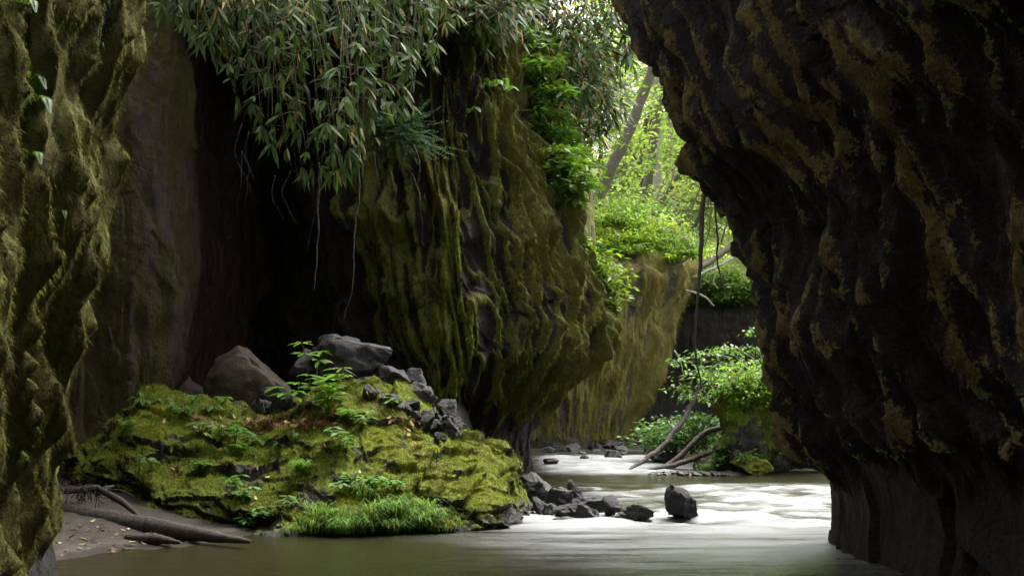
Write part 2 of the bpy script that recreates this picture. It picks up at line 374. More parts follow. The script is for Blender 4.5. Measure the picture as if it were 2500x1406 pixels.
# recess behind it: mossy pillar wall and the dark cave
rows = []
for py, ar in ((-400, 425), (-100, 428), (200, 432), (450, 432), (640, 426), (800, 415), (900, 400), (980, 388), (1100, 375), (1350, 370)):
    rows.append([at(-150, py, 10.8), at(60, py, 12.6), at(190, py, 13.2), at(320, py, 13.6), at(ar - 20, py, 14.0), at(ar + 2, py, 14.6), at(ar + 25, py, 16.2), at(540, py, 18.2), at(660, py, 19.8), at(880, py, 20.6)])
P = loft(rows, 420, 420); Nn = normals(P)
if Nn[200, 150, 1] > 0: Nn = -Nn
P2, ms, bare = wall_relief(P, Nn, 0, .55, 31, drip=.8, base_z=.5, freq=1.2, mossy=.66, hollow=.2, cw=.09)
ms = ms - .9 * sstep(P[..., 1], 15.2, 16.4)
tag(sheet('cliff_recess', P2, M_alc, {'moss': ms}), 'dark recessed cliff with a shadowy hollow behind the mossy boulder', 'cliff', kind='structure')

# middle cliff
E = [(-400, 1290), (0, 1290), (90, 1293), (250, 1305), (350, 1330), (430, 1402), (520, 1412), (600, 1420), (650, 1455), (700, 1486), (790, 1504), (870, 1480), (930, 1402), (990, 1340), (1050, 1318), (1100, 1312), (1165, 1316), (1300, 1316)]
rows = []
rows.append([atz(x, 8.9, Y) for x, Y in ((150, 23), (400, 23), (600, 23), (800, 23), (950, 23), (1080, 23), (1180, 23), (1250, 23.5), (1260, 25), (1200, 28))])
for py, c in ((-240, ((250, 13.4), (400, 13.4), (600, 13.4), (800, 13.4), (950, 13.8), (1100, 15.6), (1200, 17.0))),
              (-40, ((250, 13.7), (400, 13.7), (600, 13.7), (800, 13.7), (950, 14.2), (1100, 15.8), (1210, 17.0))),
              (60, ((300, 16.6), (450, 16.6), (620, 16.4), (800, 15.6), (950, 15.4), (1100, 15.9), (1210, 16.9))),
              (160, ((400, 18.0), (560, 18.0), (680, 17.6), (800, 16.9), (930, 16.2), (1090, 16.0), (1220, 16.8))),
              (300, ((500, 19.5), (620, 18.8), (710, 18.0), (790, 17.2), (920, 16.3), (1090, 16.0), (1235, 16.7))),
              (430, ((540, 20), (650, 19.0), (730, 17.9), (790, 17.0), (930, 16.1), (1110, 15.8), (1290, 16.7))),
              (600, ((560, 20), (660, 19.0), (735, 17.8), (792, 16.7), (940, 15.8), (1130, 15.5), (1320, 16.5))),
              (700, ((560, 20), (660, 19.0), (735, 17.7), (795, 16.6), (950, 15.6), (1150, 15.4), (1360, 16.4))),
              (790, ((560, 20), (660, 18.8), (735, 17.5), (800, 16.4), (970, 15.5), (1170, 15.4), (1370, 16.4))),
              (870, ((560, 20), (660, 18.6), (735, 17.2), (810, 16.3), (1000, 15.4), (1180, 15.4), (1360, 16.4))),
              (930, ((560, 20), (660, 18.5), (735, 17.1), (820, 16.2), (1030, 15.4), (1180, 15.6), (1320, 16.6))),
              (1000, ((560, 20), (660, 18.5), (735, 17.1), (830, 16.2), (1050, 15.5), (1170, 15.9), (1270, 16.8))),
              (1060, ((560, 20), (660, 18.5), (735, 17.1), (840, 16.3), (1050, 15.9), (1160, 16.3), (1240, 17.0))),
              (1120, ((560, 20), (660, 18.5), (735, 17.2), (850, 16.5), (1050, 16.2), (1150, 16.5), (1235, 17.1))),
              (1240, ((560, 20), (660, 18.5), (735, 17.2), (850, 16.6), (1050, 16.3), (1150, 16.6), (1235, 17.2)))):
    e = edge_at(E, py)
    rows.append([at(x, py, Y) for x, Y in c] + [at(e, py, 18.4), at(e - 25, py, 21.5), at(e - 160, py, 26)])
P = loft(rows, 780, 720, np.interp(np.linspace(0, 1, 780), [0, .22, .86, 1], [0, .36, .80, 1]), np.interp(np.linspace(0, 1, 720), [0, .05, 1], [0, .30, 1])); Nn = normals(P)
if Nn[400, 400, 1] > 0: Nn = -Nn
P2, ms, bare = wall_relief(P, Nn, 0, .72, 51, base_z=1.35, freq=1.55, cw=.08, mossy=.66, curt=1.6, lmp=.6, plain=.6, saw=.6, hollow=.5, off=-.34)
pxs = 1250 + F * P[..., 0] / P[..., 1]
ms = ms - 1.1 * sstep(pxs, 860, 790) - .3 * sstep(P[..., 2] + .6 * fbm(P * .7, 3, 58), 5.2, 7.2)
tag(sheet('cliff_middle', P2, M_mid, {'moss': ms}), 'tall overhanging middle cliff with drooping olive moss ridges', 'cliff', kind='structure')

moss_strands('hanging_moss', 'fuzzy hanging moss on the tall middle cliff', P2, Nn, ms, 150000, .10, .0050, ((.05, .040, .007), (.095, .10, .007), (.20, .21, .012)), M_fib, 2, ymin=10, pxr=(760, 1540))

# second layer behind the middle cliff's crest
rows = []
for py, e in ((180, 1345), (230, 1350), (300, 1365), (400, 1400), (450, 1425), (560, 1440), (650, 1438), (760, 1300), (900, 1230), (1120, 1200)):
    rows.append([at(900, py, 23), at(1150, py, 23.5), at(1280, py, 23.5), at(e - 40, py, 24), at(e, py, 25.5), at(e - 30, py, 29), at(e - 200, py, 34)])
rows.insert(0, [p + np.array([-2, 6, .2]) for p in rows[0]])
P = loft(rows, 240, 260); Nn = normals(P)
if Nn[130, 100, 1] > 0: Nn = -Nn
P2, ms, bare = wall_relief(P, Nn, 0, .5, 71, drip=.6, mossy=.55)
tag(sheet('cliff_behind', P2, M_mid, {'moss': ms}), 'strip of mossy cliff showing between the middle cliff and the trees', 'cliff', kind='structure')

# far promontory
E2 = [(640, 1692), (700, 1682), (740, 1664), (800, 1640), (900, 1604), (980, 1562), (1040, 1532), (1085, 1528), (1140, 1528)]
rows = [[atz(x, 7.6, Y) for x, Y in ((1100, 44), (1250, 44), (1400, 44), (1500, 44), (1600, 44), (1660, 44), (1670, 44), (1650, 46))],
        [atz(x, 7.0, Y) for x, Y in ((1100, 34), (1250, 33.5), (1400, 33), (1500, 33), (1600, 33.4), (1686, 35), (1680, 39), (1600, 43))]]
for py in (665, 700, 740, 800, 870, 940, 1000, 1045, 1090, 1140):
    e = edge_at(E2, py); k = (py - 665) / 400
    rows.append([at(1100, py, 33), at(1250, py, 32 + k), at(1400, py, 31.5 + 1.2 * k), at(1400 + (e - 1400) * .45, py, 31.5 + 1.8 * k), at(1400 + (e - 1400) * .82, py, 32.3 + 1.5 * k), at(e, py, 34.3), at(e - 18, py, 38), at(e - 100, py, 43)])
P = loft(rows, 340, 300); Nn = normals(P)
if Nn[180, 130, 1] > 0: Nn = -Nn
P2, ms, bare = wall_relief(P, Nn, 0, .62, 91, drip=.75, base_z=.4, freq=.95, mossy=.66, curt=1.2, lmp=.6, saw=.5, hollow=.25)
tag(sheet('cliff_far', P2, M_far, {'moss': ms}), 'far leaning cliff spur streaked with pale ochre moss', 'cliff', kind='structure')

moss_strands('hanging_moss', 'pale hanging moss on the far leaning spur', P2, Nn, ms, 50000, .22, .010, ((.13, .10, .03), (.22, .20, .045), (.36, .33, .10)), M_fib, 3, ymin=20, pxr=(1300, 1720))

# back wall of the gorge and the wooded hillside above it
rows = []
for Yo, z in ((90, 34), (40, 21), (14, 11), (3, 6.9), (.8, 6.2), (.2, 5.0), (1.0, 3.2), (1.6, 1.8), (1.0, .4), (.8, -.6)):
    rows.append([np.array((x, Y0 + Yo, z)) for x, Y0 in ((-45, 40), (-18, 44), (-3, 45), (3, 44), (7, 41), (9.4, 39.5), (11.5, 38), (13, 33), (14, 25), (20, 16), (40, 8))])
P = loft(rows, 520, 380, np.interp(np.linspace(0, 1, 520), [0, .15, .85, 1], [0, .42, .64, 1]), np.interp(np.linspace(0, 1, 380), [0, .5, 1], [0, .90, 1])); Nn = normals(P)
if Nn[300, 250, 1] > 0: Nn = -Nn
P2, ms, bare = wall_relief(P, Nn, 0, .8, 111, drip=.5, base_z=1.6, freq=.6, mossy=.5)
ms = np.where(P[..., 2] < 6.2, ms - .75, ms + .3)
tag(sheet('hillside', P2, M_hill, {'moss': ms}), 'far gorge wall with the wooded hillside above it', 'hillside', kind='structure')

# right wall, leaning over the river
eR = [(-600, 1330), (-300, 1425), (0, 1527), (100, 1562), (160, 1603), (300, 1662), (350, 1672), (400, 1702), (470, 1742), (510, 1786), (570, 1800), (650, 1830), (740, 1852), (850, 1872), (930, 1892), (1010, 1922), (1080, 1952), (1110, 1990), (1160, 2003), (1220, 2006), (1330, 1990), (1420, 1990)]
rows = []
for py in (-600, -300, -100, 0, 100, 180, 260, 350, 430, 500, 570, 650, 740, 850, 930, 1010, 1080, 1110, 1160, 1220, 1330, 1420):
    e = edge_at(eR, py); p = at(e, py, 9.0); x, z = p[0], p[2]
    low = sstep(np.array(z), .9, .5)
    if py == -600: rows.append([np.array((9, Y, z - .4)) for Y in (-8, -5, 1.5, 4, 5.5, 7, 8.4, 9, 9.6, 11, 15)])
    rows.append([np.array(v) for v in ((x - .9, -7, z), (x + .35, -4.5, z), (x + .40, 1.5, z), (x + .34, 4.0, z), (x + .28, 5.6, z), (x + .18, 7.1, z), (x + .07 , 8.3, z), (x, 8.95, z), (x + .12, 9.5, z), (x + 1.2, 10.6, z), (x + 5.5, 13.5, z))])  # unseen end behind the camera curves in to keep light out
P = loft(rows, 760, 680, np.interp(np.linspace(0, 1, 760), [0, .08, .85, 1], [0, .36, .72, 1]), np.interp(np.linspace(0, 1, 680), [0, .08, 1], [0, .5, 1])); Nn = normals(P)
if Nn[300, 300, 0] > 0: Nn = -Nn
P2, ms, bare = wall_relief(P, Nn, -.10, .55, 131, base_z=.85, freq=2.6, c2k=.8, cw=.13, mossy=-.10, curt=1.6, lmp=.45, plain=.1, saw=.15, bigk=.7, hollow=.35, off=-.18)
tag(sheet('cliff_right', P2, M_right, {'moss': ms}), 'dark brown-streaked cliff leaning over the river from the right', 'cliff', kind='structure')

moss_strands('hanging_moss', 'brown hanging moss on the leaning right cliff', P2, Nn, ms, 70000, .022, .003, ((.08, .055, .02), (.16, .125, .045), (.30, .24, .09)), M_fib, 4, ymin=4.5, pxr=(1500, 2560))

# unseen rock wall added behind the viewer to keep light out
rows = [[np.array((x, -6.5 + .1 * z + .15 * x * x * .1, z)) for x in (-4, -2, 0, 2, 4)] for z in (8, 6, 4, 2, 0, -1)]
P = loft(rows, 60, 60); Nn = normals(P)
P2, ms, bare = wall_relief(P, Nn, 0, .4, 151)
tag(sheet('back_light_blocker', P2, M_alc, {'moss': ms}, register=False), 'rock closing the passage at the viewer\'s back', 'cliff', kind='structure')

# ------------------------------------------------------------------ ground, river
def axis(a, lo, hi, step, b):
    m = np.arange(lo, hi, step); l = lo - np.geomspace(step, lo - a, 24); r = hi + np.geomspace(step, b - hi, 24)
    return np.concatenate([l[::-1], m, r])
gx = axis(-900, -8, 14, .07, 900); gy = axis(-900, 4, 44, .09, 1500)
X, Yg = np.meshgrid(gx, gy); Pg = np.stack([X, Yg, 0 * X], -1)
pxg = 1250 + F * X / np.maximum(Yg, .5)
def bank_h(x, y):
    z = np.full(x.shape, -.55)
    # sand beach on the left, rising towards the cave, earth floor of the cave
    shore = 8.2 + 1.5 * (x + 3.73) + .10 * np.sin(x * 5)           # y of the waterline
    zz = np.clip((y - shore) * .085, -.5, .35) + np.clip((y - 12) * .27, 0, 1.15)
    m = sstep(-x, .2 - .0 * y, .9)
    z = np.where(m > 0, z * (1 - m) + zz * m, z)
    # pebble bars on the far shores
    z = np.maximum(z, -.55 + .60 * sstep(-((x - 3.7) / 1.3) ** 2 - ((y - 19.6) / .6) ** 2, -1.2, -.3))
    z = np.maximum(z, -.55 + .53 * sstep(-((x - 1.3) / 1.4) ** 2 - ((y - 29.5) / 2.6) ** 2, -1.2, -.2))
    return z
zg = bank_h(X, Yg) + .05 * fbm(Pg * 1.2, 4, 5) + .016 * fbm(Pg * 8, 3, 6)
zg = np.where((np.abs(X) > 60) | (Yg > 120) | (Yg < -30), -.6, zg); Pg[..., 2] = zg
m, nt, out = mat_new('wet_sand'); n = N(nt)
sp = n.node('ShaderNodeSeparateXYZ'); n.link(n.pos(), sp.inputs[0])
f1 = n.noise(5, 6, .65); f2 = n.noise(60, 4, .7)
colr = n.ramp(n.math('ADD', n.math('MULTIPLY', f1, .5), n.math('MULTIPLY', f2, .5)), [(.36, (.011, .008, .0055)), (.64, (.040, .030, .021))])
wet = n.ss(sp.outputs[2], .06, .015)
colr = n.mix(n.math('MULTIPLY', wet, .5), colr, (.05, .046, .042))
bs = n.bsdf(Base_Color=colr, Roughness=n.math('SUBTRACT', .9, n.math('MULTIPLY', wet, .62)), Normal=n.bump(f2, .5, .012, n.bump(f1, .4, .04)))
n.link(bs.outputs[0], out.inputs[0]); M_sand = m
tag(sheet('ground', Pg, M_sand), 'brown sand and earth along the river and under it', 'ground', kind='structure')

wx = np.arange(-6.5, 10, .055); wy = np.concatenate([np.arange(-6, 6, .25), np.arange(6, 20, .05), np.arange(20, 46, .11)])
X, Yw = np.meshgrid(wx, wy); Pw = np.stack([X, Yw, 0 * X], -1)
nz = fbm(sc(Pw, .55, .9, 1), 4, 201); nz2 = fbm(sc(Pw, 1.3, 3.2, 1) + 3, 4, 202); st = fbm(sc(Pw, .8, 5.5, 1), 4, 203)
rap = sstep(Yw, 9.6, 11.6) * (1 - sstep(Yw, 15.6, 17.0)) * sstep(X + .25 * nz, -.4, .5)
rap2 = sstep(Yw, 18.6, 19.8) * (1 - sstep(Yw, 26, 29)) * sstep(X, .2, 1.0) * (1 - sstep(X - .12 * (Yw - 19), 2.6, 3.8))
rap3 = sstep(Yw, 27.5, 30)
near = (1 - sstep(Yw, 11, 12.5)) * sstep(Yw, 5.6, 9.4) * sstep(X + .35 * (Yw - 9) + .5 * nz, -1.5, 1.2)
nz3 = fbm(sc(Pw, .7, 2.4, 1) + 11, 4, 207); foam = rap * (.42 + .7 * nz + 1.0 * nz3 + .5 * nz2) + rap2 * (.95 + .8 * nz2 + .6 * st) + rap3 * (.3 + .9 * nz2) + near * (.72 + .5 * st + .55 * nz3)
foam = foam + .12 * sstep(Yw, 17, 19) * (nz2)
Pw[..., 2] = rap * (.06 * nz2 + .05 * nz + .07 * nz3) + rap2 * (.08 * nz2 + .05) + .05 * sstep(Yw, 15, 16.4) * (1 - sstep(Yw, 16.6, 17.8)) * sstep(X, 0, .8) + .004 * st + rap3 * .08
m, nt, out = mat_new('river_water'); n = N(nt)
fo = n.attr('foam'); v = n.mapping((1.1, 7, 1)); s1 = n.noise(1.6, 6, .62, v); s2 = n.noise(7, 5, .65, n.mapping((1, 4.5, 1)))
mask = n.ss(n.math('ADD', fo, n.math('ADD', n.math('MULTIPLY', n.math('SUBTRACT', s1, .5), .55), n.math('MULTIPLY', n.math('SUBTRACT', s2, .5), .45))), .0, 1.35)
colr = n.mix(mask, (.019, .018, .008), (.205, .212, .23))
rough = n.math('ADD', .16, n.math('MULTIPLY', mask, .4))
bs = n.bsdf(Base_Color=colr, Roughness=rough, Normal=n.bump(s1, .25, .06, n.bump(s2, .15, .02)))
bs.inputs['IOR'].default_value = 1.33; bs.inputs['Specular IOR Level'].default_value = .5
n.link(bs.outputs[0], out.inputs[0]); M_water = m
tag(sheet('river', Pw, M_water, {'foam': foam}), 'milky rapids running into the brown calm river', 'river', kind='structure')

# ------------------------------------------------------------------ big mossy boulder
bx = [100, 140, 200, 280, 350, 420, 480, 540, 600, 660, 720, 790, 860, 960, 1050, 1130, 1200, 1245, 1275, 1330]
bb = [12.6, 12.2, 11.5, 10.7, 10.2, 10.05, 9.95, 9.9, 9.85, 9.8, 9.8, 9.82, 9.85, 9.9, 10.0, 10.1, 10.3, 10.6, 11.0, 11.6]
bt = [1235, 1145, 1080, 1020, 978, 972, 975, 992, 1018, 1020, 1000, 965, 952, 955, 1010, 1055, 1085, 1135, 1215, 1275]
rows = [[], [], [], [], [], [], [], [], [], [], []]
for px, yb, tp in zip(bx, bb, bt):
    yb += .18
    yt = 12.3 - .4 * sstep(np.array(px), 900, 1250); ztop = at(px, tp, yt)[2]
    base = atz(px, -.35, yb); rows[0].append(base)
    for k, s in enumerate((.04, .16, .34, .54, .74, .90, 1.0)):
        f = s ** 1.35; Y = yb + (yt - yb) * f
        zb = -.02; rows[k + 1].append(np.array([atz(px, zb, yb)[0] + (at(px, tp, yt)[0] - atz(px, zb, yb)[0]) * f, Y, zb + (ztop - zb) * s ** .86]))
    rows[8].append(np.array([at(px, tp, yt)[0], yt + .6, ztop - .05 + .1])); rows[9].append(np.array([at(px, tp, yt)[0], yt + 1.5, ztop * .7])); rows[10].append(np.array([at(px, tp, yt)[0], yt + 2.3, -.3]))
P = loft(rows[::-1], 560, 420); Nn = normals(P)
kz = np.unravel_index(P[..., 2].argmax(), P.shape[:2])
if Nn[kz][2] < 0: Nn = -Nn
wz = fbm(P * .9, 3, 301)
q = P + .25 * np.stack([wz, fbm(P * .9 + 7, 3, 302), 0 * wz], -1)
stq = (q[..., 2] + .16 * q[..., 0] + .12 * wz + .10 * q[..., 1]) / .42 + 1.2 * noise(sc(q, .45, .45, .2), 303)
t = stq - np.floor(stq); led = sstep(t, .0, .10) * (1 - .55 * sstep(t, .25, 1.0))
brk = fbm(sc(P, 1.0, 1.0, .7), 3, 304)
fa = facet(sc(q, 1.7, 1.7, 2.3), 305); fb = facet(sc(q, 4.2, 4.2, 5), 306)
d = .10 * (led - .5) * sstep(brk, -.25, .15) + .20 * fbm(P * .8, 4, 307) + -.04 + .085 * fa + .035 * fb + .05 * fbm(P * 5, 4, 308) + .02 * fbm(P * 14, 3, 309)
P2 = P + Nn * d[..., None]; N2 = normals(P2)
if (N2 * Nn).sum() < 0: N2 = -N2
up = N2[..., 2]
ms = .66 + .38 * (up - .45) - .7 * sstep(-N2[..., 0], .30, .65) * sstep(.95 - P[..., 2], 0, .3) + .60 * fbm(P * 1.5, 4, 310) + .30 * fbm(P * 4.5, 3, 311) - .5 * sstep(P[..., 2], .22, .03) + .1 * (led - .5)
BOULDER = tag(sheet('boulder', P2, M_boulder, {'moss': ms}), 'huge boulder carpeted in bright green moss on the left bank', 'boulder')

moss_strands('moss_carpet', 'bright fuzzy moss carpet on the big boulder', P2, N2, ms, 170000, .028, .0028, ((.095, .092, .008), (.155, .20, .008), (.33, .38, .016)), M_fib, 5, upright=.85, ymin=8, zmin=.04, lo=.42)

# ------------------------------------------------------------------ loose stones
def ico(sub):
    t = (1 + 5 ** .5) / 2
    V = np.array([(-1, t, 0), (1, t, 0), (-1, -t, 0), (1, -t, 0), (0, -1, t), (0, 1, t), (0, -1, -t), (0, 1, -t), (t, 0, -1), (t, 0, 1), (-t, 0, -1), (-t, 0, 1)], float)
    T = [(0, 11, 5), (0, 5, 1), (0, 1, 7), (0, 7, 10), (0, 10, 11), (1, 5, 9), (5, 11, 4), (11, 10, 2), (10, 7, 6), (7, 1, 8), (3, 9, 4), (3, 4, 2), (3, 2, 6), (3, 6, 8), (3, 8, 9), (4, 9, 5), (2, 4, 11), (6, 2, 10), (8, 6, 7), (9, 8, 1)]
    V = list(V / np.linalg.norm(V[0]))
    for _ in range(sub):
        c = {}; nT = []
        def md(a, b):
            k = (min(a, b), max(a, b))
            if k not in c:
                p = V[a] + V[b]; V.append(p / np.linalg.norm(p)); c[k] = len(V) - 1
            return c[k]
        for a, b, d_ in T:
            x, y, z = md(a, b), md(b, d_), md(d_, a); nT += [(a, x, z), (b, y, x), (d_, z, y), (x, y, z)]
        T = nT
    return np.array(V), np.array(T)
ICO = {k: ico(k) for k in (2, 3, 4)}
def stone_mesh(seed, size, sub=4, cuts=16, rough=1.0):
    V, T = ICO[sub]; r = np.random.default_rng(seed); V = V.copy()
    for _ in range(cuts):
        nrm = r.normal(size=3); nrm /= np.linalg.norm(nrm); dd = r.uniform(.40, .84)
        s = V @ nrm - dd; V = V - np.clip(s, 0, None)[:, None] * nrm * .97
    nn = V / np.linalg.norm(V, axis=1, keepdims=True)
    V = V + nn * (.07 * fbm(V * 2.2 + seed, 4, seed) + .08 * facet(V * 2.6 + seed, seed) + .03 * fbm(V * 7 + seed, 3, seed + 1))[:, None] * rough
    V = V / np.abs(V).max(0)
    a = r.uniform(0, 6.28); c, s_ = math.cos(a), math.sin(a)
    return V * np.array(size), T
stone_id = [1000]
def stone(px, py_bot, Y, w, h, label, group=None, mat=None, depth=.9, name='stone', seed=None, sub=4, z0=None, sink=.15, tilt=0, cuts=16, cat='stone'):
    """a broken stone w x h photo pixels in size standing at px, with its foot at py_bot"""
    stone_id[0] += 1; sd_ = seed or stone_id[0]
    W_, H_ = w * Y / F, h * Y / F
    p = at(px, py_bot, Y); zz = p[2] if z0 is None else z0
    V, T = stone_mesh(sd_, (W_ / 2, W_ / 2 * depth, H_ / 2 * (1 + sink)), sub, cuts)
    c, s = math.cos(tilt), math.sin(tilt); V = np.stack([V[:, 0] * c - V[:, 2] * s, V[:, 1], V[:, 0] * s + V[:, 2] * c], 1)
    loc = np.array([p[0], Y, zz]); V = V + loc + np.array([0, 0, H_ / 2 * (1 - sink)])
    mb = MB(); mb.add(V, T=T); o = put(name, mb, mat or M_black, loc=loc)
    BV[o.name] = BVHTree.FromPolygons([tuple(v) for v in V], [tuple(t_) for t_ in T])
    return tag(o, label, cat, group)
stone(1664, 1255, 11.6, 84, 72, 'lone upright black stone standing in the white rapids', depth=.8, seed=3, cuts=12, sink=.35)
g = 'black stones at the foot of the mossy boulder by the rapids'
for px, py, Y, w, h, lb, t in (
        (1292, 1232, 12.9, 130, 80, 'largest flat-topped black stone where the boulder meets the rapids', 0),
        (1397, 1218, 13.2, 46, 56, 'upright pointed black stone highest in the riverside heap', .1),
        (1372, 1236, 12.5, 84, 46, 'wedge-shaped black stone below the upright pointed stone', -.15),
        (1437, 1252, 12.2, 90, 48, 'long sloping black slab in the middle of the riverside heap', -.35),
        (1385, 1262, 11.7, 74, 34, 'flat grey-black stone at the water edge of the heap', 0),
        (1430, 1272, 11.5, 66, 40, 'dark stone at the front foot of the riverside heap', -.2),
        (1488, 1256, 11.7, 60, 46, 'pyramid-shaped stone with a brown side beside the rapids', .1),
        (1530, 1270, 11.4, 66, 28, 'low black stone just left of the outermost river stone', .1),
        (1562, 1270, 11.3, 78, 38, 'low ridged black stone reaching farthest into the white water', -.15),
        (1339, 1262, 11.9, 40, 34, 'small stone tucked between the boulder and the riverside heap', 0),
        (1312, 1250, 12.1, 30, 38, 'narrow grey stone against the boulder foot', .2),
        (1375, 1274, 11.35, 60, 14, 'wet flat stone shining at the water line', 0),
        (1470, 1275, 11.2, 50, 14, 'small wet stone awash in front of the riverside heap', 0),
        (1283, 1262, 11.6, 26, 18, 'small stone beside the mossy toe of the boulder', 0)):
    stone(px, py, Y, w, h, lb, g, tilt=t, sink=.25)
g = 'black broken stones heaped on top of the mossy boulder'
for px, py, Y, w, h, lb, t in (
        (850, 935, 13.4, 165, 108, 'large rounded black rock crowning the heap on the boulder', -.1),
        (745, 935, 13.5, 80, 66, 'black rock to the left of the large crowning rock', .1),
        (950, 960, 13.2, 90, 50, 'black rock stepping down from the crowning rock to the right', -.3),
        (1000, 975, 13.1, 76, 60, 'flat-topped black rock on the right slope of the heap', -.1),
        (905, 975, 13.0, 110, 44, 'low black rock under the crowning rock', -.1),
        (1032, 1000, 12.9, 56, 56, 'blocky black rock left of the cube-shaped one', 0),
        (1097, 1026, 12.8, 52, 40, 'cube-shaped black rock poised at the end of the heap', -.05),
        (1052, 1035, 12.7, 40, 34, 'grey stone under the blocky black rocks', 0),
        (1010, 1012, 12.6, 34, 32, 'small grey stone beside the moss on the heap', 0),
        (1085, 1065, 12.5, 50, 40, 'black stone low in the rubble chute', .2),
        (1055, 1062, 12.4, 34, 26, 'grey stone in the middle of the rubble chute', 0),
        (1075, 1080, 12.2, 26, 20, 'stone near the bottom of the rubble chute', 0),
        (1110, 1050, 12.6, 30, 24, 'stone below the cube-shaped black rock', 0)):
    w, h = w * 1.3, h * 1.3; q = hit(px, py - h * .3, [BOULDER.name]); Y = q[0][1] + .02 if q is not None and py > 990 else Y
    stone(px, py, Y, w, h, lb, g, tilt=t, sink=.3, cuts=13 if 'crowning the' in lb else 16, seed=411 if 'crowning the' in lb else None)
r = random.Random(4)
g = 'small stones in the rubble on top of the boulder'
for i in range(44):
    if i < 32: px, py = r.uniform(890, 1125), 0; py = np.interp(px, [890, 960, 1000, 1125], [968, 985, 1010, 1050]) + r.uniform(-6, 30) * (1 if px > 1000 else .4); Y = 12.5 - (py - 1020) * .006
    else: px = r.uniform(625, 760); py = 1012 - (px - 625) * .12 + r.uniform(-12, 8); Y = 12.9
    s = r.uniform(14, 38); q = hit(px, py - 6, [BOULDER.name]); Y = q[0][1] if q is not None else Y
    stone(px, py, Y, s * 1.35, s * 1.1, 'small black stone in the rubble on top of the boulder', g, sub=3, sink=.3)
stone(625, 1035, 13.9, 260, 205, 'big rusty-brown earth-coated rock behind the mossy boulder', mat=M_brown, depth=.9, seed=81, cuts=2, sink=.3, name='boulder', cat='boulder')
stone(450, 1010, 15.2, 160, 120, 'brown fallen rock at the mouth of the dark hollow', mat=M_brown, depth=.9, seed=79, cuts=9, sink=.4, name='boulder', cat='boulder')
g = 'dark stones on the far shore under the cliffs'
for i in range(22):
    px = r.uniform(1335, 1520); Y = r.uniform(24.5, 32); s = r.uniform(12, 34)
    stone(px, 1005 + F * (H + .02) / Y, Y, s * 1.5, s * .8, 'dark rounded stone on the far shore under the middle cliffs', g, sub=3, sink=.3)
stone(1343, 1136, 22.6, 46, 26, 'brown-topped stone at the foot of the middle cliff beside the rapids', sub=3, mat=M_brown)
stone(1625, 1133, 23, 80, 30, 'grey rock beside the fallen branches in the far rapids', sub=4, depth=.6)
stone(1690, 1140, 23, 90, 30, 'reddish-brown rock beside the small side cascade', sub=4, mat=M_brown, depth=.6)

# ------------------------------------------------------------------ plants: leaves, stems
rnd = random.Random(12)
def unit(v): v = np.asarray(v, float); return v / (np.linalg.norm(v, axis=-1, keepdims=True) + 1e-9)
def add_leaves(mb, B, D, Nm, L, Wd, col, edge=None, droop=.25, tipcol=None, fine=True):
    """pointed leaves: base B, direction D, face normal Nm, length L, width Wd, colour per leaf"""
    B = np.atleast_2d(B); n = len(B); D = unit(np.broadcast_to(D, (n, 3))); Nm = np.broadcast_to(Nm, (n, 3))
    sd_ = unit(np.cross(D, Nm)); Nn_ = unit(np.cross(sd_, D)); L = np.broadcast_to(L, n)[:, None]; w = np.broadcast_to(Wd, n)[:, None] / 2
    col = np.broadcast_to(np.asarray(col, float), (n, 3)); dr = np.array([0, 0, -1.0]) * L * droop
    if not fine:
        V = np.stack([B, B + D * L * .45 + sd_ * w + dr * .2, B + D * L + dr, B + D * L * .45 - sd_ * w + dr * .2], 1)
        mb.add(V, np.arange(n * 4).reshape(n, 4), col=np.repeat(col, 4, 0)); return
    m1 = B + D * L * .28 + dr * .06 - Nn_ * w * .25; m2 = B + D * L * .66 + dr * .40 - Nn_ * w * .22
    V = np.stack([B, m1 + sd_ * w * .92, m1 - Nn_ * w * .1, m1 - sd_ * w * .92, m2 + sd_ * w * .8, m2 - Nn_ * w * .1, m2 - sd_ * w * .8, B + D * L + dr], 1)
    i = np.arange(n)[:, None] * 8
    Q = np.concatenate([i + np.array([[0, 3, 2, 1]]), i + np.array([[1, 2, 5, 4]]), i + np.array([[2, 3, 6, 5]]), i + np.array([[4, 5, 6, 7]])], 0)
    c = np.repeat(col[:, None], 8, 1)
    if edge is not None: c[:, [1, 3, 4, 6]] = c[:, [1, 3, 4, 6]] * .45 + np.asarray(edge) * .55
    if tipcol is not None: c[:, 7] = tipcol
    mb.add(V, Q, col=c.reshape(-1, 3))
def add_tube(mb, pts, rad, sides=6, col=(1, 1, 1)):
    pts = np.asarray(pts, float); n = len(pts); rad = np.broadcast_to(rad, n)
    t = unit(np.gradient(pts, axis=0)); ref = np.array([0, 0, 1.0]) if abs(t[0][2]) < .9 else np.array([1.0, 0, 0])
    a = unit(np.cross(t, ref)); b = np.cross(t, a); an = np.linspace(0, 2 * math.pi, sides, endpoint=False)
    V = pts[:, None] + (a[:, None] * np.cos(an)[None, :, None] + b[:, None] * np.sin(an)[None, :, None]) * rad[:, None, None]
    i = np.arange(n * sides).reshape(n, sides); j = np.roll(i, -1, 1)
    Q = np.stack([i[:-1], j[:-1], j[1:], i[1:]], -1).reshape(-1, 4)
    mb.add(np.concatenate([V.reshape(-1, 3), pts[:1], pts[-1:]]), Q, np.concatenate([np.stack([j[0], i[0], np.full(sides, n * sides)], 1), np.stack([i[-1], j[-1], np.full(sides, n * sides + 1)], 1)]), col)
def curve(pts, n=24, jit=0, seed=0):
    A = np.array(pts, float)[:, None]; c = hermite(A, np.linspace(0, 1, n), 0)[:, 0]
    if jit: c = c + jit * np.stack([fbm(c * 2.5 + k * 9, 3, seed + k) for k in range(3)], -1)
    return c
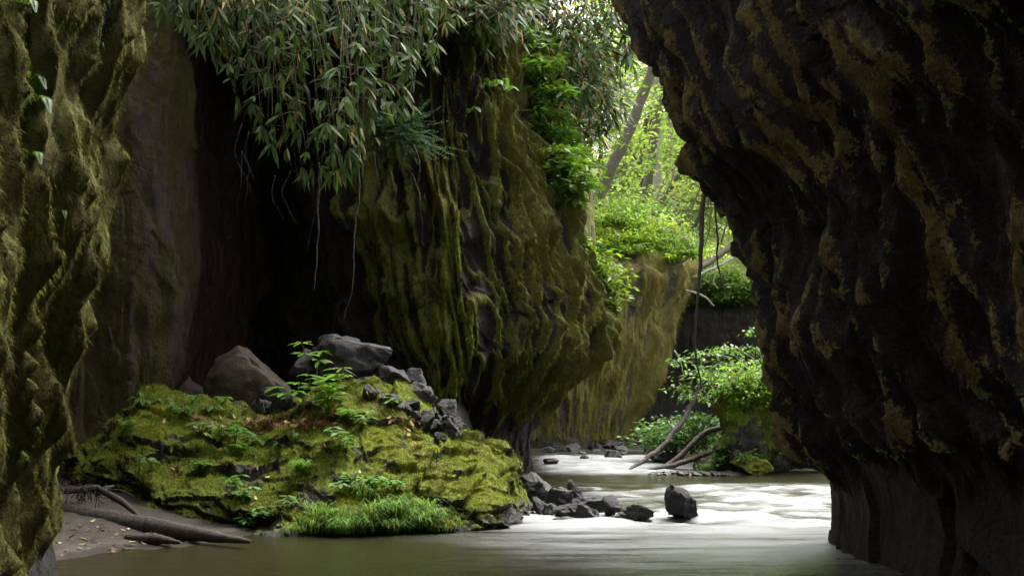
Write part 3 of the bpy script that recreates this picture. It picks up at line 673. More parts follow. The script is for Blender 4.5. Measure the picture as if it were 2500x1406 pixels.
def vary(c, n, r, amt=.25, hue=.12):
    c = np.asarray(c, float); k = 1 + r.uniform(-amt, amt, (n, 1)); return np.clip(c * k * (1 + r.uniform(-hue, hue, (n, 3))), 0, 1)

# ---- dwarf bamboo curtain over the cave
BG = [(.022, .062, .012), (.030, .072, .016), (.026, .068, .007), (.050, .096, .024)]
def bamboo(base, tip, seed, label, group, leafL=.25, fans=5, dead=.07, bright=1.0, out=(0, -1, 0)):
    r = np.random.default_rng(seed); base = np.array(base); tip = np.array(tip); d = tip - base; ln = np.linalg.norm(d)
    t = thing('dwarf_bamboo', label, 'bamboo', base, group)
    mid = base + d * .45 + np.array(out) * ln * .22 + np.array([0, 0, .12 * ln])
    c = curve([base, mid, tip], 14); st = MB(); lf = MB(); dry = MB()
    add_tube(st, c, np.linspace(.007, .003, 14), 5)
    def fan(p, ax, k):
        n = int(r.integers(3, 7)); u = unit(ax); s1 = unit(np.cross(u, [0, 0, 1.0]) + 1e-3)
        az = r.uniform(-1.25, 1.25, n) + r.uniform(-.3, .3)
        D = unit(u * np.cos(az)[:, None] + s1 * np.sin(az)[:, None] + np.array([0, 0, -.40]) + r.normal(0, .33, (n, 3)) + np.array(out) * .25)
        Nm = unit(np.array([0, -.35, 1.0]) + np.array(out) * .5 + r.normal(0, .45, (n, 3)))
        L = leafL * r.uniform(.55, 1.05, n); isd = r.random(n) < dead
        col = np.array([BG[int(r.integers(0, 4))] for _ in range(n)]) * bright * r.uniform(.75, 1.25, (n, 1))
        if (~isd).any(): add_leaves(lf, np.repeat([p], (~isd).sum(), 0), D[~isd], Nm[~isd], L[~isd], L[~isd] * .225, col[~isd], edge=(.12, .135, .06), droop=r.uniform(.1, .4))
        if isd.any(): add_leaves(dry, np.repeat([p], isd.sum(), 0), D[isd], Nm[isd], L[isd] * .9, L[isd] * .16, vary((.30, .17, .03), isd.sum(), r), droop=.5, edge=(.36, .24, .11))
    fan(c[-1], c[-1] - c[-3], 0)
    for k in range(fans):
        i = int(r.integers(3, 13)); q = c[i] + r.normal(0, .10, 3) + (unit(r.normal(0, 1, 3) + np.array(out) * .9)) * r.uniform(.08, .30)
        add_tube(st, [c[i], (c[i] + q) / 2 + [0, 0, .03], q], [.003, .003, .002], 4)
        fan(q, q - c[i] + np.array([0, 0, -.1]), k)
    put('stem', st, M_stem, t); put('foliage', lf, M_leafb, t)
    if dry.n: put('dry_leaves', dry, M_leafd, t)
    return t
M_stem = bark_mat('green_stem', (.05, .055, .02), (.14, .13, .06))
lbL = [(400, 15), (480, 110), (540, 170), (600, 270), (640, 370), (700, 400), (760, 430), (800, 445), (870, 440), (910, 385), (960, 300), (1000, 320), (1040, 150), (1080, 80), (1160, 60)]
k = 0
for i in range(135):
    px = 405 + (1120 - 405) * ((i * .618) % 1); lo = edge_at(lbL, px); f = (i * .7548 + .13) % 1
    pt = -10 + (lo + 10) * (1 - (1 - f) ** 1.5); Y = rnd.uniform(10.9, 12.6) + max(0, px - 850) * .009
    tip = at(px + rnd.uniform(-25, 25), pt - 20, Y)
    base = at(px + rnd.uniform(-120, 40), min(pt - 220, rnd.uniform(-160, 20)), Y + rnd.uniform(.7, 1.5))
    bamboo(base, tip, 500 + i, 'dwarf bamboo with pale-edged leaves in the curtain hanging over the dark hollow', 'dwarf bamboo hanging over the dark hollow', out=(.15, -.8, 0), fans=7)
lbR = [(1120, 60), (1200, 60), (1290, 60), (1340, 190), (1400, 300), (1450, 360), (1500, 340), (1540, 230), (1562, 110)]
for i in range(125):
    px = 1110 + (1555 - 1110) * ((i * .618 + .3) % 1); lo = edge_at(lbR, px); f = (i * .7548 + .4) % 1
    pt = -20 + (lo + 20) * f; Y = rnd.uniform(18.5, 20.8) if px > 1280 else rnd.uniform(15.2, 17.5)
    tip = at(px, pt, Y); base = at(px - rnd.uniform(20, 170), pt + rnd.uniform(-60, 90), Y + rnd.uniform(.6, 1.6))
    bamboo(base, tip, 700 + i, 'dwarf bamboo arching over the crest of the middle cliff beneath the treetops', 'dwarf bamboo on the crest of the middle cliff', leafL=.34, fans=10, dead=.12, out=(.55, -.6, .1), bright=1.05)
# dead stems tangled under that thicket
g = 'bare dead stems under the bamboo on the crest'
for i in range(44):
    px, py = rnd.uniform(1330, 1480), rnd.uniform(150, 340); Y = rnd.uniform(20, 21.5)
    a = at(px - rnd.uniform(30, 80), py + rnd.uniform(-50, 20), Y + .6); b = at(px + rnd.uniform(20, 110), py + rnd.uniform(-10, 50), Y - .3)
    mb = MB(); add_tube(mb, curve([a, (a + b) / 2 + [0, 0, .12], b], 10, .06, i), np.linspace(.014, .006, 10), 5)
    tag(put('dead_stem', mb, M_dry if 'M_dry' in globals() else M_barkp, loc=a), 'bare dead stem in the tangle below the crest bamboo', 'stem', g)

# ---- generic leafy shrub, fern, grass, herb
def shrub(loc, rad, hgt, n, seed, label, cat='shrub', group=None, col=(.10, .19, .03), leafL=.16, flat=.6, name='shrub', mat=None, stems=5, wd=.45, fine=False, lean=(0, 0, 0)):
    r = np.random.default_rng(seed); loc = np.array(loc, float); t = thing(name, label, cat, loc, group); st = MB(); lf = MB()
    tips = []
    for k in range(stems):
        a = r.uniform(0, 6.28); e = loc + np.array([math.cos(a) * rad * r.uniform(.3, .9), math.sin(a) * rad * r.uniform(.3, .9), hgt * r.uniform(.55, 1.0)]) + np.array(lean) * hgt
        c = curve([loc, loc + (e - loc) * .5 + [0, 0, .15 * hgt], e], 8, .04, seed + k); add_tube(st, c, np.linspace(.012 + hgt * .006, .004, 8), 5); tips.append(c)
    T = np.array(tips)
    B = T[r.integers(0, stems, n), r.integers(2, 8, n)] + r.normal(0, 1, (n, 3)) * np.array([rad * .42, rad * .42, hgt * .17])
    B[:, 2] = np.maximum(B[:, 2], loc[2] + .02)
    cl = noise(B * 2.2 / max(rad, .4), seed)                       # clumps with gaps
    B = B[cl > -.22]; n = len(B)
    D = unit(np.concatenate([r.normal(0, 1, (n, 2)), r.normal(-.1, .35, (n, 1))], 1) + (B - loc) * np.array([1, 1, .1]) * .4 / rad)
    Nm = unit(np.array([0, 0, 1.0]) + r.normal(0, 1 - flat, (n, 3)))
    L = leafL * r.uniform(.55, 1.15, n)
    add_leaves(lf, B, D, Nm, L, L * wd, vary(col, n, r, .35, .15), droop=.2, fine=fine)
    put('stem', st, M_bark, t); put('foliage', lf, mat or M_leaf, t); return t
def frond(mb, st, base, d, ln, col, r, width=.30, pairs=16, sag=.5):
    d = unit(np.asarray(d)); e = base + d * ln - np.array([0, 0, ln * sag]); c = curve([base, base + d * ln * .55 + [0, 0, .04 * ln], e], pairs + 2)
    add_tube(st, c, np.linspace(.004, .0015, len(c)), 4)
    tg = unit(np.gradient(c, axis=0)); sd_ = unit(np.cross(tg, [0, 0, 1.0])); up_ = np.cross(sd_, tg)
    p = np.arange(2, pairs + 2); prof = np.sin(np.clip((p - 1) / (pairs + .5), 0, 1) ** .7 * math.pi) * .9 + .12
    for s in (-1, 1):
        D = sd_[p] * s + tg[p] * .45; add_leaves(mb, c[p], D, up_[p], width * ln * prof, width * ln * .30 * np.ones(len(p)), vary(col, len(p), r, .2), droop=.15, fine=False)
def fern(loc, nrm, ln, n, seed, label, group=None, col=(.09, .20, .03), spread=1.0, sag=.45):
    r = np.random.default_rng(seed); loc = np.array(loc, float); t = thing('fern', label, 'fern', loc, group); st = MB(); lf = MB(); nrm = unit(nrm)
    for k in range(n):
        a = k / n * 6.28 + r.uniform(-.3, .3); d = nrm * .7 + np.array([math.cos(a), math.sin(a), .35]) * spread
        if d @ nrm < .05: d = d + nrm * (.25 - d @ nrm)
        frond(lf, st, loc, d, ln * r.uniform(.7, 1.1), col, r, .24, sag=sag)
    put('stalk', st, M_stem, t); put('fronds', lf, M_leaf, t); return t
def grass(loc, ln, n, rad, seed, label, group=None, col=(.10, .20, .035), lean=(0, -.4, 0), name='grass_tuft'):
    r = np.random.default_rng(seed); loc = np.array(loc, float); mb = MB()
    B = loc + np.concatenate([np.clip(r.normal(0, rad * .5, (n, 2)), -rad * .8, rad * .8), np.zeros((n, 1)) - .02], 1); a = r.uniform(0, 6.28, n)
    d = np.stack([np.cos(a), np.sin(a), np.zeros(n)], 1) * r.uniform(.2, .9, (n, 1)) + np.array(lean); L = (ln * r.uniform(.5, 1.15, n))[:, None]
    sd_ = unit(np.cross(d, [0, 0, 1.0])) * (.0028 + .0025 * r.random((n, 1))); up_ = np.array([0, 0, 1.0])
    p1 = B + L * (up_ * .38 + d * .16); p2 = B + L * (up_ * .52 + d * .52); p3 = B + L * (up_ * .34 + d * 1.0)
    V = np.stack([B - sd_, B + sd_, p1 - sd_, p1 + sd_, p2 - sd_ * .8, p2 + sd_ * .8, p3, p3], 1); i = np.arange(n)[:, None] * 8
    mb.add(V, np.concatenate([i + np.array([[0, 1, 3, 2]]), i + np.array([[2, 3, 5, 4]])]), i[:, 0][:, None] + np.array([[4, 5, 6]]), np.repeat(vary(col, n, r, .35, .15), 8, 0))
    return tag(put(name, mb, M_leaf, loc=loc), label, 'grass', group)
def herb(loc, hgt, n, seed, label, cat='plant', group=None, col=(.11, .23, .045), leafL=.13, lean=(0, 0, 0), name='leafy_plant', whorl=5):
    r = np.random.default_rng(seed); loc = np.array(loc, float); t = thing(name, label, cat, loc, group); st = MB(); lf = MB()
    for k in range(n):
        a = r.uniform(0, 6.28); e = loc + np.array([math.cos(a) * .35 * hgt, math.sin(a) * .35 * hgt, hgt * r.uniform(.6, 1)]) + np.array(lean) * hgt
        if n == 1: e = loc + np.array([.08 * hgt, 0, hgt])
        c = curve([loc, (loc + e) / 2 + [0, 0, .15 * hgt], e], 8, .01, seed + k); add_tube(st, c, np.linspace(.004, .002, 8), 4)
        for i in ([7, 5] if hgt < .5 else [7, 6, 4, 3]):
            m = whorl; an = np.arange(m) * 6.28 / m + r.uniform(0, 6); D = np.stack([np.cos(an), np.sin(an), np.full(m, .15)], 1) + r.normal(0, .15, (m, 3))
            L = leafL * r.uniform(.7, 1.1, m); add_leaves(lf, np.repeat([c[i]], m, 0) + D * .02, D, unit(np.array([0, -.25, 1.]) + r.normal(0, .2, (m, 3))), L, L * .42, vary(col, m, r, .25), droop=.35)
    put('stalk', st, M_stem, t); put('leaves', lf, M_leaf, t); return t

# ---- plants of the big boulder
BN = [BOULDER.name]
i = 0
for px, py, ln, n in ((350, 985, .26, 6), (395, 985, .2, 5), (470, 985, .26, 5), (545, 985, .22, 5), (310, 1040, .2, 4), (515, 1003, .2, 5), (430, 1000, .2, 5), (640, 1085, .22, 5), (690, 1090, .2, 5), (720, 1075, .2, 4), (560, 1010, .18, 4)):
    h = hit(px, py, BN) or hit(px, py + 25, BN)
    if h: fern(h[0], h[1] + np.array([0, 0, .6]), ln, n, 900 + i, 'small fern sprouting from the moss on the crest of the boulder' if py < 1050 else 'small fern in the moss on the boulder face', 'ferns on the boulder crest' if py < 1050 else 'ferns on the boulder face', (.12, .24, .06)); i += 1
for px, py, hg, n in ((540, 1085, .22, 5), (575, 1080, .25, 5), (600, 1095, .2, 4), (590, 1115, .16, 4), (490, 1060, .14, 4), (455, 1020, .14, 4), (370, 1150, .16, 3), (500, 1150, .12, 3), (600, 1225, .16, 3), (575, 1200, .18, 3), (640, 1275, .16, 5), (610, 1290, .13, 4), (830, 1090, .22, 4), (845, 1110, .24, 4), (880, 1050, .22, 4), (860, 1040, .2, 4), (960, 1000, .18, 3), (860, 1190, .18, 5), (885, 1205, .16, 4), (910, 1200, .16, 4), (830, 1200, .14, 3), (965, 1200, .14, 4), (700, 1240, .12, 3)):
    h = hit(px, py, BN)
    if h: herb(h[0], hg, n, 930 + i, 'low leafy plant with pale green leaves rooted in the boulder moss', group='leafy plants on the boulder', col=(.14, .26, .08) if i % 2 else (.10, .24, .03), leafL=.11, lean=(0, -.3, 0), whorl=4); i += 1
h = hit(765, 1030, BN)
herb(h[0], .98, 2, 991, 'tall slender plant with whorled leaves growing before the crowning black rock', col=(.13, .26, .05), leafL=.15, lean=(.03, 0, 0), whorl=6)
herb(hit(800, 1010, BN)[0], .55, 3, 992, 'bushy plant with drooping leaves right of the tall slender one', col=(.15, .28, .04), leafL=.2, lean=(.3, 0, 0), whorl=5)
herb(hit(725, 1015, BN)[0], .42, 3, 993, 'spreading plant with broad leaves left of the tall slender one', col=(.14, .27, .05), leafL=.19, lean=(-.3, 0, 0), whorl=5)
g = 'grass tufts along the foot of the boulder'
for k in range(40):
    f = k / 39; px = 765 + 300 * f + rnd.uniform(-45, 45); py = 1298 - rnd.random() ** 1.2 * 95 * (math.sin(math.pi * min(1, f * .85 + .1)) ** .7) * rnd.uniform(.6, 1.1)
    h = hit(px, py, BN)
    if h: grass(h[0], rnd.uniform(.14, .40) * (.6 + .4 * math.sin(math.pi * f)), int(rnd.uniform(40, 110)), .15, 2000 + k, 'long drooping grass tuft in the lush patch at the boulder foot', g, ((.11, .21, .045), (.14, .25, .07), (.10, .17, .03))[k % 3], (rnd.uniform(0, .35), rnd.uniform(-.5, -.1), 0))
h = hit(735, 1155, BN); grass(h[0] + np.array([0, 0, .03]), .24, 130, .08, 2050, 'round green grass tussock alone in the middle of the boulder face', None, (.12, .25, .04))
g = 'thin dry grass wisps on the boulder'
for k, (px, py) in enumerate(((1085, 1280), (1105, 1285), (1050, 1290), (960, 985), (930, 975), (985, 1005), (900, 970), (1020, 1090), (1060, 1100), (670, 1110), (560, 1130))):
    h = hit(px, py, BN)
    if h: grass(h[0], .16, 30, .07, 2060 + k, 'thin straw-coloured grass wisp in the boulder moss', g, (.22, .22, .07))
# fallen leaves on the boulder, one carpet
mb = MB(); r = np.random.default_rng(5)
for k in range(520):
    if k < 330: px = r.normal(690, 75); py = 1034 - (px - 690) * .05 + r.normal(0, 9)
    elif k < 420: px = r.normal(480, 40); py = 1000 + abs(px - 440) * .55 + r.normal(0, 10)
    elif k < 470: px = r.normal(1000, 25); py = r.normal(1035, 15)
    else: px = r.uniform(330, 1250); py = r.uniform(1000, 1270)
    h = hit(px, py, BN)
    if not h: continue
    n_ = unit(h[1] + r.normal(0, .35, 3)); D = np.cross(n_, r.normal(0, 1, 3)); c = [(.30, .15, .08), (.42, .25, .16), (.50, .36, .25), (.18, .085, .045)][int(r.integers(0, 4))]
    if k > 480: c = (.55, .55, .22)
    L = r.uniform(.05, .10); add_leaves(mb, h[0] + n_ * .012, D, n_, L, L * .5, c, droop=-.05)
tag(put('leaf_litter', mb, M_leafd, loc=hit(690, 1034, BN)[0]), 'brown fallen leaves scattered over the mossy boulder', 'leaf litter', kind='stuff')

# ---- driftwood log and sticks on the sand
def log(name, label, pts, radii, mat, cat, jit=.02, seed=1, sides=12, n=30, group=None):
    c = curve(pts, n, jit, seed); rr = np.interp(np.linspace(0, 1, n), np.linspace(0, 1, len(radii)), radii); mb = MB()
    rr = rr * (1 + .18 * fbm(c * 6, 3, seed)); add_tube(mb, c, rr, sides); return tag(put(name, mb, mat, loc=c[0]), label, cat, group)
log('driftwood_log', 'thick grey driftwood log lying half in the river by the sand', [at(60, 1225, 10.3), at(200, 1258, 10.0), at(400, 1292, 9.6), at(530, 1310, 9.25), at(610, 1320, 9.0)], [.10, .11, .10, .07, .02], M_drift, 'log', .015, 3)
log('driftwood_log', 'low broken log at the front of the sand beside the thick driftwood log', [at(310, 1312, 9.35), at(380, 1316, 9.2), at(440, 1324, 9.05)], [.035, .05, .015], M_drift, 'log', .02, 5)
log('stick', 'bent brown stick slanting up from the log towards the boulder', [at(345, 1265, 9.9), at(290, 1220, 10.0), at(240, 1192, 10.1)], [.02, .035, .03], M_drift, 'stick', .02, 6, 8)
log('stick', 'straight brown stick propped level above the log', [at(40, 1212, 10.3), at(130, 1200, 10.2), at(240, 1192, 10.1)], [.03, .03, .035], M_drift, 'stick', .01, 7, 8)
log('stick', 'pale split stick ending in the tangle of debris', [at(235, 1205, 10.2), at(262, 1192, 10.25), at(278, 1186, 10.3)], [.03, .03, .01], M_drift, 'stick', .005, 8, 7, 8)
mb = MB(); r = np.random.default_rng(8)
for k in range(60):
    a = at(r.normal(215, 22), r.normal(1195, 6), 10.1 + r.uniform(-.08, .08)); b = a + np.array([r.normal(0, .10), r.normal(0, .06), r.normal(-.06, .08)])
    add_tube(mb, curve([a, (a + b) / 2 + r.normal(0, .03, 3), b], 6), .004, 4)
tag(put('debris_tangle', mb, M_drift, loc=at(215, 1195, 10.1)), 'tangle of flood debris caught on the sticks', 'debris', kind='stuff')
mb = MB()
for k in range(140):
    px = r.uniform(140, 470); f = (px - 140) / 330; Y = r.uniform(8.3 + f * .9, 9.6); q = drop((px - 1250) / F * Y, Y, ['ground'])
    D = r.normal(0, 1, 3) * [1, 1, .1]; L = r.uniform(.03, .085); add_leaves(mb, q[0] + [0, 0, .012], D, [r.normal(0, .3), r.normal(0, .3), 1], L, L * .4, [(.20, .13, .07), (.42, .38, .26), (.08, .06, .045)][int(r.integers(0, 3))], droop=-.1)
tag(put('leaf_litter', mb, M_leafd, loc=at(300, 1310, 9.2)), 'dead leaves and chips strewn on the left sand', 'leaf litter', kind='stuff')

# ---- ferns and leaves on the cliffs
g = 'ferns on the left cliff'
for k, (px, py, ln, n) in enumerate(((60, 15, .20, 2), (75, 200, .22, 3), (88, 255, .26, 3), (80, 385, .14, 2), (150, 520, .12, 2))):
    h = hit(px, py, ['cliff_left'])
    if h: fern(h[0], h[1], ln, n, 1100 + k, 'bright green fern rooted in the moss of the near left cliff', g, (.07, .17, .02), .6, .7)
g = 'leafy sprigs on the middle cliff'
for k, (px, py, ln) in enumerate(((1205, 215, .45), (1235, 225, .45), (1130, 330, .2), (1150, 275, .3), (1080, 60, .6), (900, 25, .6), (1050, 95, .5), (1180, 90, .5))):
    h = hit(px, py, ['cliff_middle'])
    if h: fern(h[0], h[1], ln, 4, 1130 + k, 'fern sprig jutting from the upper face of the middle cliff', 'ferns on the middle cliff face', (.10, .22, .04), .7, .45)
g2 = 'leafy plants trailing down the right edge of the middle cliff'
for k in range(46):
    f = k / 45; py = 110 + f * 380 + rnd.uniform(-15, 15); px = edge_at([(100, 1275), (200, 1310), (300, 1335), (420, 1385), (500, 1395)], py) + rnd.uniform(-22, 30)
    h = hit(px, py, ['cliff_middle']); loc = h[0] if h else at(px, py, 18.3)
    shrub(loc, .34, .34, 60, 1200 + k, 'light green trailing plant along the right edge of the middle cliff', 'plant', g2, (.075, .16, .02), .22, .5, 'trailing_plant', stems=4, wd=.35, lean=(.4, -.5, -.7))
g2 = 'leafy plants on the shoulder of the middle cliff'
for k, (px, py) in enumerate(((1440, 640), (1460, 655), (1475, 680), (1490, 690), (1500, 720), (1425, 620), (1488, 760))):
    shrub(at(px, py, 18.8), .34, .35, 150, 1260 + k, 'yellow-green plant sprouting where the middle cliff meets the far spur', 'plant', g2, (.15, .26, .03), .16, .5, 'trailing_plant', stems=4, wd=.35)
# the small conifer hanging below the bamboo
t = thing('conifer_sapling', 'bluish-green conifer sapling below the bamboo curtain on the middle cliff', 'conifer', at(960, 250, 13.6)); st = MB(); lf = MB(); r = np.random.default_rng(40)
for k in range(26):
    e = at(r.normal(985, 48), r.normal(345, 38), 13.2 + r.uniform(-.4, .4)); c = curve([at(960, 250, 13.6), at(965, 300, 13.4), e], 9); add_tube(st, c, np.linspace(.008, .003, 9), 4)
    for q in range(9):
        e2 = e + np.array([r.normal(0, .14), r.normal(0, .12), r.normal(.0, .09)]); cc = curve([c[6], e2], 14); m = 14
        for s in (-1, 1):
            D = unit(np.cross(e2 - c[6], [0, -.3, 1.0])) * s + unit(e2 - c[6]) * .5; add_leaves(lf, cc, np.repeat([D], m, 0) + r.normal(0, .2, (m, 3)), [0, -.4, 1], .05, .017, vary((.034, .095, .030), m, r), fine=False, droop=0)
put('branches', st, M_bark, t); put('needles', lf, M_leafb, t)

# ---- vines and hanging roots
def vine(label, pts, radii, seed, group=None, mat=None, jit=.05, name='hanging_vine', n=40):
    return log(name, label, pts, radii, mat or M_vine, 'vine', jit, seed, 7, n, group)
vine('thick brown vine hanging straight down in front of the far trees', [at(1727, 400, 12.5), at(1718, 500, 12.5), at(1712, 620, 12.5), at(1704, 720, 12.5), at(1698, 850, 12.5), at(1712, 950, 12.5)], [.036, .036, .030, .018, .015, .010], 21)
vine('thinner dark vine right of the thick hanging one', [at(1744, 450, 12.8), at(1748, 560, 12.8), at(1753, 640, 12.8), at(1768, 700, 12.8), at(1778, 740, 12.8)], [.016, .016, .014, .010, .006], 22)
vine('slim pale vine beside the thick hanging one', [at(1738, 470, 13), at(1735, 540, 13), at(1722, 600, 13)], [.008, .007, .005], 23)
vine('grey root hanging from the bamboo in front of the middle cliff', [at(872, 160, 12.2), at(872, 300, 12.2), at(876, 430, 12.2), at(868, 560, 12.2), at(862, 690, 12.2), at(838, 790, 12.2)], [.022, .020, .016, .010, .007, .004], 24, mat=M_drift)
vine('thin grey root hanging at the mouth of the dark hollow', [at(778, 400, 12.2), at(780, 500, 12.2), at(774, 600, 12.2), at(770, 710, 12.2)], [.012, .012, .010, .006], 25, mat=M_drift)
g = 'hair-thin rootlets hanging under the bamboo'
for k in range(16):
    px, py = rnd.uniform(560, 1010), rnd.uniform(230, 470); a = at(px, py, 12.3)
    vine('hair-thin rootlet dangling beneath the bamboo curtain', [a, at(px + rnd.uniform(-25, 25), py + 60, 12.2), at(px + rnd.uniform(-45, 45), py + rnd.uniform(100, 190), 12.2)], [.004, .003, .002], 60 + k, g, M_drift, .05, 'rootlet', 14)

# ------------------------------------------------------------------ far woods
TL = [(.32, .43, .12), (.27, .40, .10), (.40, .48, .18), (.22, .36, .10)]
M_leaff = leaf_mat('sunlit_leaf', .6, .5, tcol=(1.12, 1.15, .65))
def tree(label, pts, radii, seed, mat, spread=4.2, sprays=130, zlo=.15, group=None, leafL=.24, col=None, limbs=9, cat='tree'):
    r = np.random.default_rng(seed); c = curve(pts, 30, .08, seed); t = thing('broadleaf_tree', label, cat, c[0], group); mb = MB(); lf = MB()
    rr = np.interp(np.linspace(0, 1, 30), np.linspace(0, 1, len(radii)), radii); add_tube(mb, c, rr * (1 + .1 * fbm(c * 2, 2, seed)), 10)
    col = col or TL[seed % 4]; B = []
    for k in range(limbs):
        i = int(r.integers(int(30 * zlo) + 3, 29)); a = r.uniform(0, 6.28); e = c[i] + np.array([math.cos(a), math.sin(a), r.uniform(.1, .9)]) * spread * r.uniform(.5, 1)
        add_tube(mb, curve([c[i], (c[i] + e) / 2 + [0, 0, -.3], e], 10, .12, seed + k), np.linspace(rr[i] * .42, .012, 10), 6)
    for k in range(sprays):
        i = int(r.integers(int(30 * zlo), 30)); a = r.uniform(0, 6.28); q = r.uniform(.15, 1) ** .7 * spread
        p = c[i] + np.array([math.cos(a) * q, math.sin(a) * q, r.normal(0, .6)]); n = int(r.integers(16, 34)); R_ = r.uniform(.45, 1.0)
        tilt = r.normal(0, .22, 2); off = r.normal(0, 1, (n, 2)) * R_ * .55
        Bk = p + np.concatenate([off, (off @ tilt)[:, None] - .10 * (off ** 2).sum(1, keepdims=True) + r.normal(0, .05, (n, 1))], 1)
        L = leafL * r.uniform(.6, 1.15, n)
        add_leaves(lf, Bk, np.concatenate([off + r.normal(0, .3, (n, 2)), r.normal(-.15, .2, (n, 1))], 1), unit(np.array([0, 0, 1.]) + r.normal(0, .35, (n, 3))), L, L * .55, vary(np.array(col) * r.uniform(.75, 1.25), n, r, .25, .1), fine=False, droop=.1)
        if k % 3 == 0: add_tube(mb, [c[i], (c[i] + p) / 2 + [0, 0, -.1], p], [.022, .014, .006], 4)
    put('trunk', mb, mat, t); put('crown', lf, M_leaff, t); return t
tree('thick dark tree trunk leaning steeply to the right beyond the middle cliff', [at(1425, 560, 36), at(1450, 510, 36), at(1484, 430, 36), at(1530, 330, 36), at(1575, 220, 36), at(1610, 110, 36), at(1640, 0, 36), at(1690, -170, 36)], [.26, .23, .21, .19, .17, .14, .1], 1, M_bark, zlo=.5, sprays=90)
tree('pale straight trunk standing upright in the middle of the gap', [at(1608, 600, 48), at(1606, 400, 48), at(1603, 200, 48), at(1600, 0, 48), at(1602, -250, 48)], [.27, .25, .22, .19, .12], 2, M_barkp, zlo=.35, spread=5)
tree('brown trunk just left of the pale straight one', [at(1566, 520, 45), at(1585, 430, 45), at(1596, 340, 45), at(1625, 200, 45), at(1660, 20, 45), at(1690, -150, 45)], [.24, .22, .19, .16, .1], 3, M_bark, zlo=.4)
tree('slender grey trunk right of the pale straight one', [at(1652, 560, 52), at(1640, 380, 52), at(1632, 200, 52), at(1640, 0, 52), at(1640, -200, 52)], [.16, .15, .13, .11, .08], 4, M_barkp, zlo=.3)
tree('thin slanting tree rising right behind the thick hanging vine', [at(1580, 570, 41), at(1625, 480, 41), at(1668, 410, 41), at(1720, 320, 41), at(1790, 180, 41)], [.10, .09, .08, .06, .03], 5, M_bark, zlo=.3, spread=3)
tree('leaning sapling trunk low between the vines', [at(1650, 640, 40), at(1690, 560, 40), at(1722, 505, 40), at(1790, 400, 40), at(1860, 300, 40)], [.12, .11, .09, .07, .03], 6, M_bark, zlo=.25, spread=3)
g = 'background trees of the bright far wood'
for k in range(15):
    Y = rnd.uniform(52, 82); px = 1380 + 520 * ((k * .618 + .2) % 1); q = drop((px - 1250) / F * Y, Y, ['hillside']); b = q[0] - [0, 0, .2]; hh = rnd.uniform(10, 18)
    tree('slim background tree with sunlit leaves in the bright far wood', [b, b + [rnd.uniform(-.6, .6), 0, hh * .35], b + [rnd.uniform(-1, 1.2), 0, hh * .7], b + [rnd.uniform(-1, 2), 0, hh]], [rnd.uniform(.10, .22), .13, .1, .04], 20 + k, M_barkp if k % 2 else M_bark, spread=4.5, sprays=120, zlo=.1, group=g, leafL=.34)
g = 'thin slanting saplings in the far wood'
for k in range(12):
    px = rnd.uniform(1560, 1760); py = rnd.uniform(520, 620); Y = rnd.uniform(37, 46); L = rnd.uniform(90, 220); s_ = rnd.uniform(.25, .75)
    log('sapling', 'thin bare sapling slanting to the right in the far wood', [at(px, py, Y), at(px + L * s_ * .5, py - L * .5, Y), at(px + L * s_ * 1.15, py - L, Y + .5)], [.04, .03, .015], M_bark, 'sapling', .06, 300 + k, 5, 14, g)
log('fallen_limb', 'bare grey limb curving down over the lip of the far spur', [at(1716, 560, 33), at(1700, 600, 33), at(1665, 640, 33), at(1628, 662, 33)], [.06, .06, .05, .03], M_barkp, 'branch', .05, 330)
log('fallen_limb', 'thick fallen trunk slanting up from the far spur behind the vines', [at(1680, 668, 35), at(1730, 640, 36), at(1780, 605, 37), at(1850, 560, 38)], [.10, .13, .13, .10], M_bark, 'branch', .06, 331)
log('fallen_limb', 'thin limb below the thick fallen trunk', [at(1690, 680, 35), at(1740, 655, 36), at(1800, 625, 37), at(1870, 590, 38)], [.05, .05, .05, .03], M_barkp, 'branch', .06, 332)
log('fallen_limb', 'bleached forked twig hanging off the tip of the far spur', [at(1672, 708, 33), at(1700, 716, 33), at(1722, 728, 33), at(1742, 748, 33)], [.03, .04, .035, .02], M_bleach if 'M_bleach' in globals() else M_barkp, 'branch', .04, 333)
log('fallen_limb', 'white snag standing between the two hanging vines', [at(1748, 665, 34), at(1742, 690, 34), at(1752, 706, 34)], [.03, .03, .02], M_barkp, 'branch', .03, 334)
g = 'shrubs covering the far slope'
for k in range(64):
    Y = 33.5 + 26 * ((k * .7548) % 1) ** 1.3; px = 1400 + 480 * ((k * .618) % 1); q = drop((px - 1250) / F * Y, Y, ['hillside', 'cliff_far'])
    if q is None or q[0][2] < 4: continue
    s_ = rnd.uniform(.8, 1.4) * (Y / 40)
    hv = rnd.uniform(.35, 1.3); shrub(q[0] - [0, 0, .05], 1.0 * s_, hv * s_, int(300 + 250 * hv), 3000 + k, 'bushy green shrub in the undergrowth of the far slope', 'shrub', g, (TL[k % 4], (.12, .22, .05), (.09, .18, .05))[k % 3], .19, .6, mat=M_leaff)
g = 'leafy plants along the top of the far spur'
for k in range(34):
    f = k / 33; px = 1425 + 265 * f + rnd.uniform(-8, 8); py = 668 - 50 * rnd.random() - 20 * math.sin(f * 3.1) * rnd.random(); Y = 33 + rnd.uniform(-.6, 1.2)
    q = drop((px - 1250) / F * Y, Y, ['cliff_far']); loc = q[0] if q is not None else at(px, py, Y)
    hv = rnd.uniform(.3, .8); shrub(loc, .6, hv, int(420 * hv), 3100 + k, 'ferny green plant along the top edge of the far spur', 'plant', g, ((.15, .27, .03), (.11, .22, .04), (.22, .34, .03))[k % 3], .16, .65, 'ledge_plant', lean=(.1, -.7, -.25 if k % 2 else -1.1))
g = 'leafy plants over the back wall of the gorge'
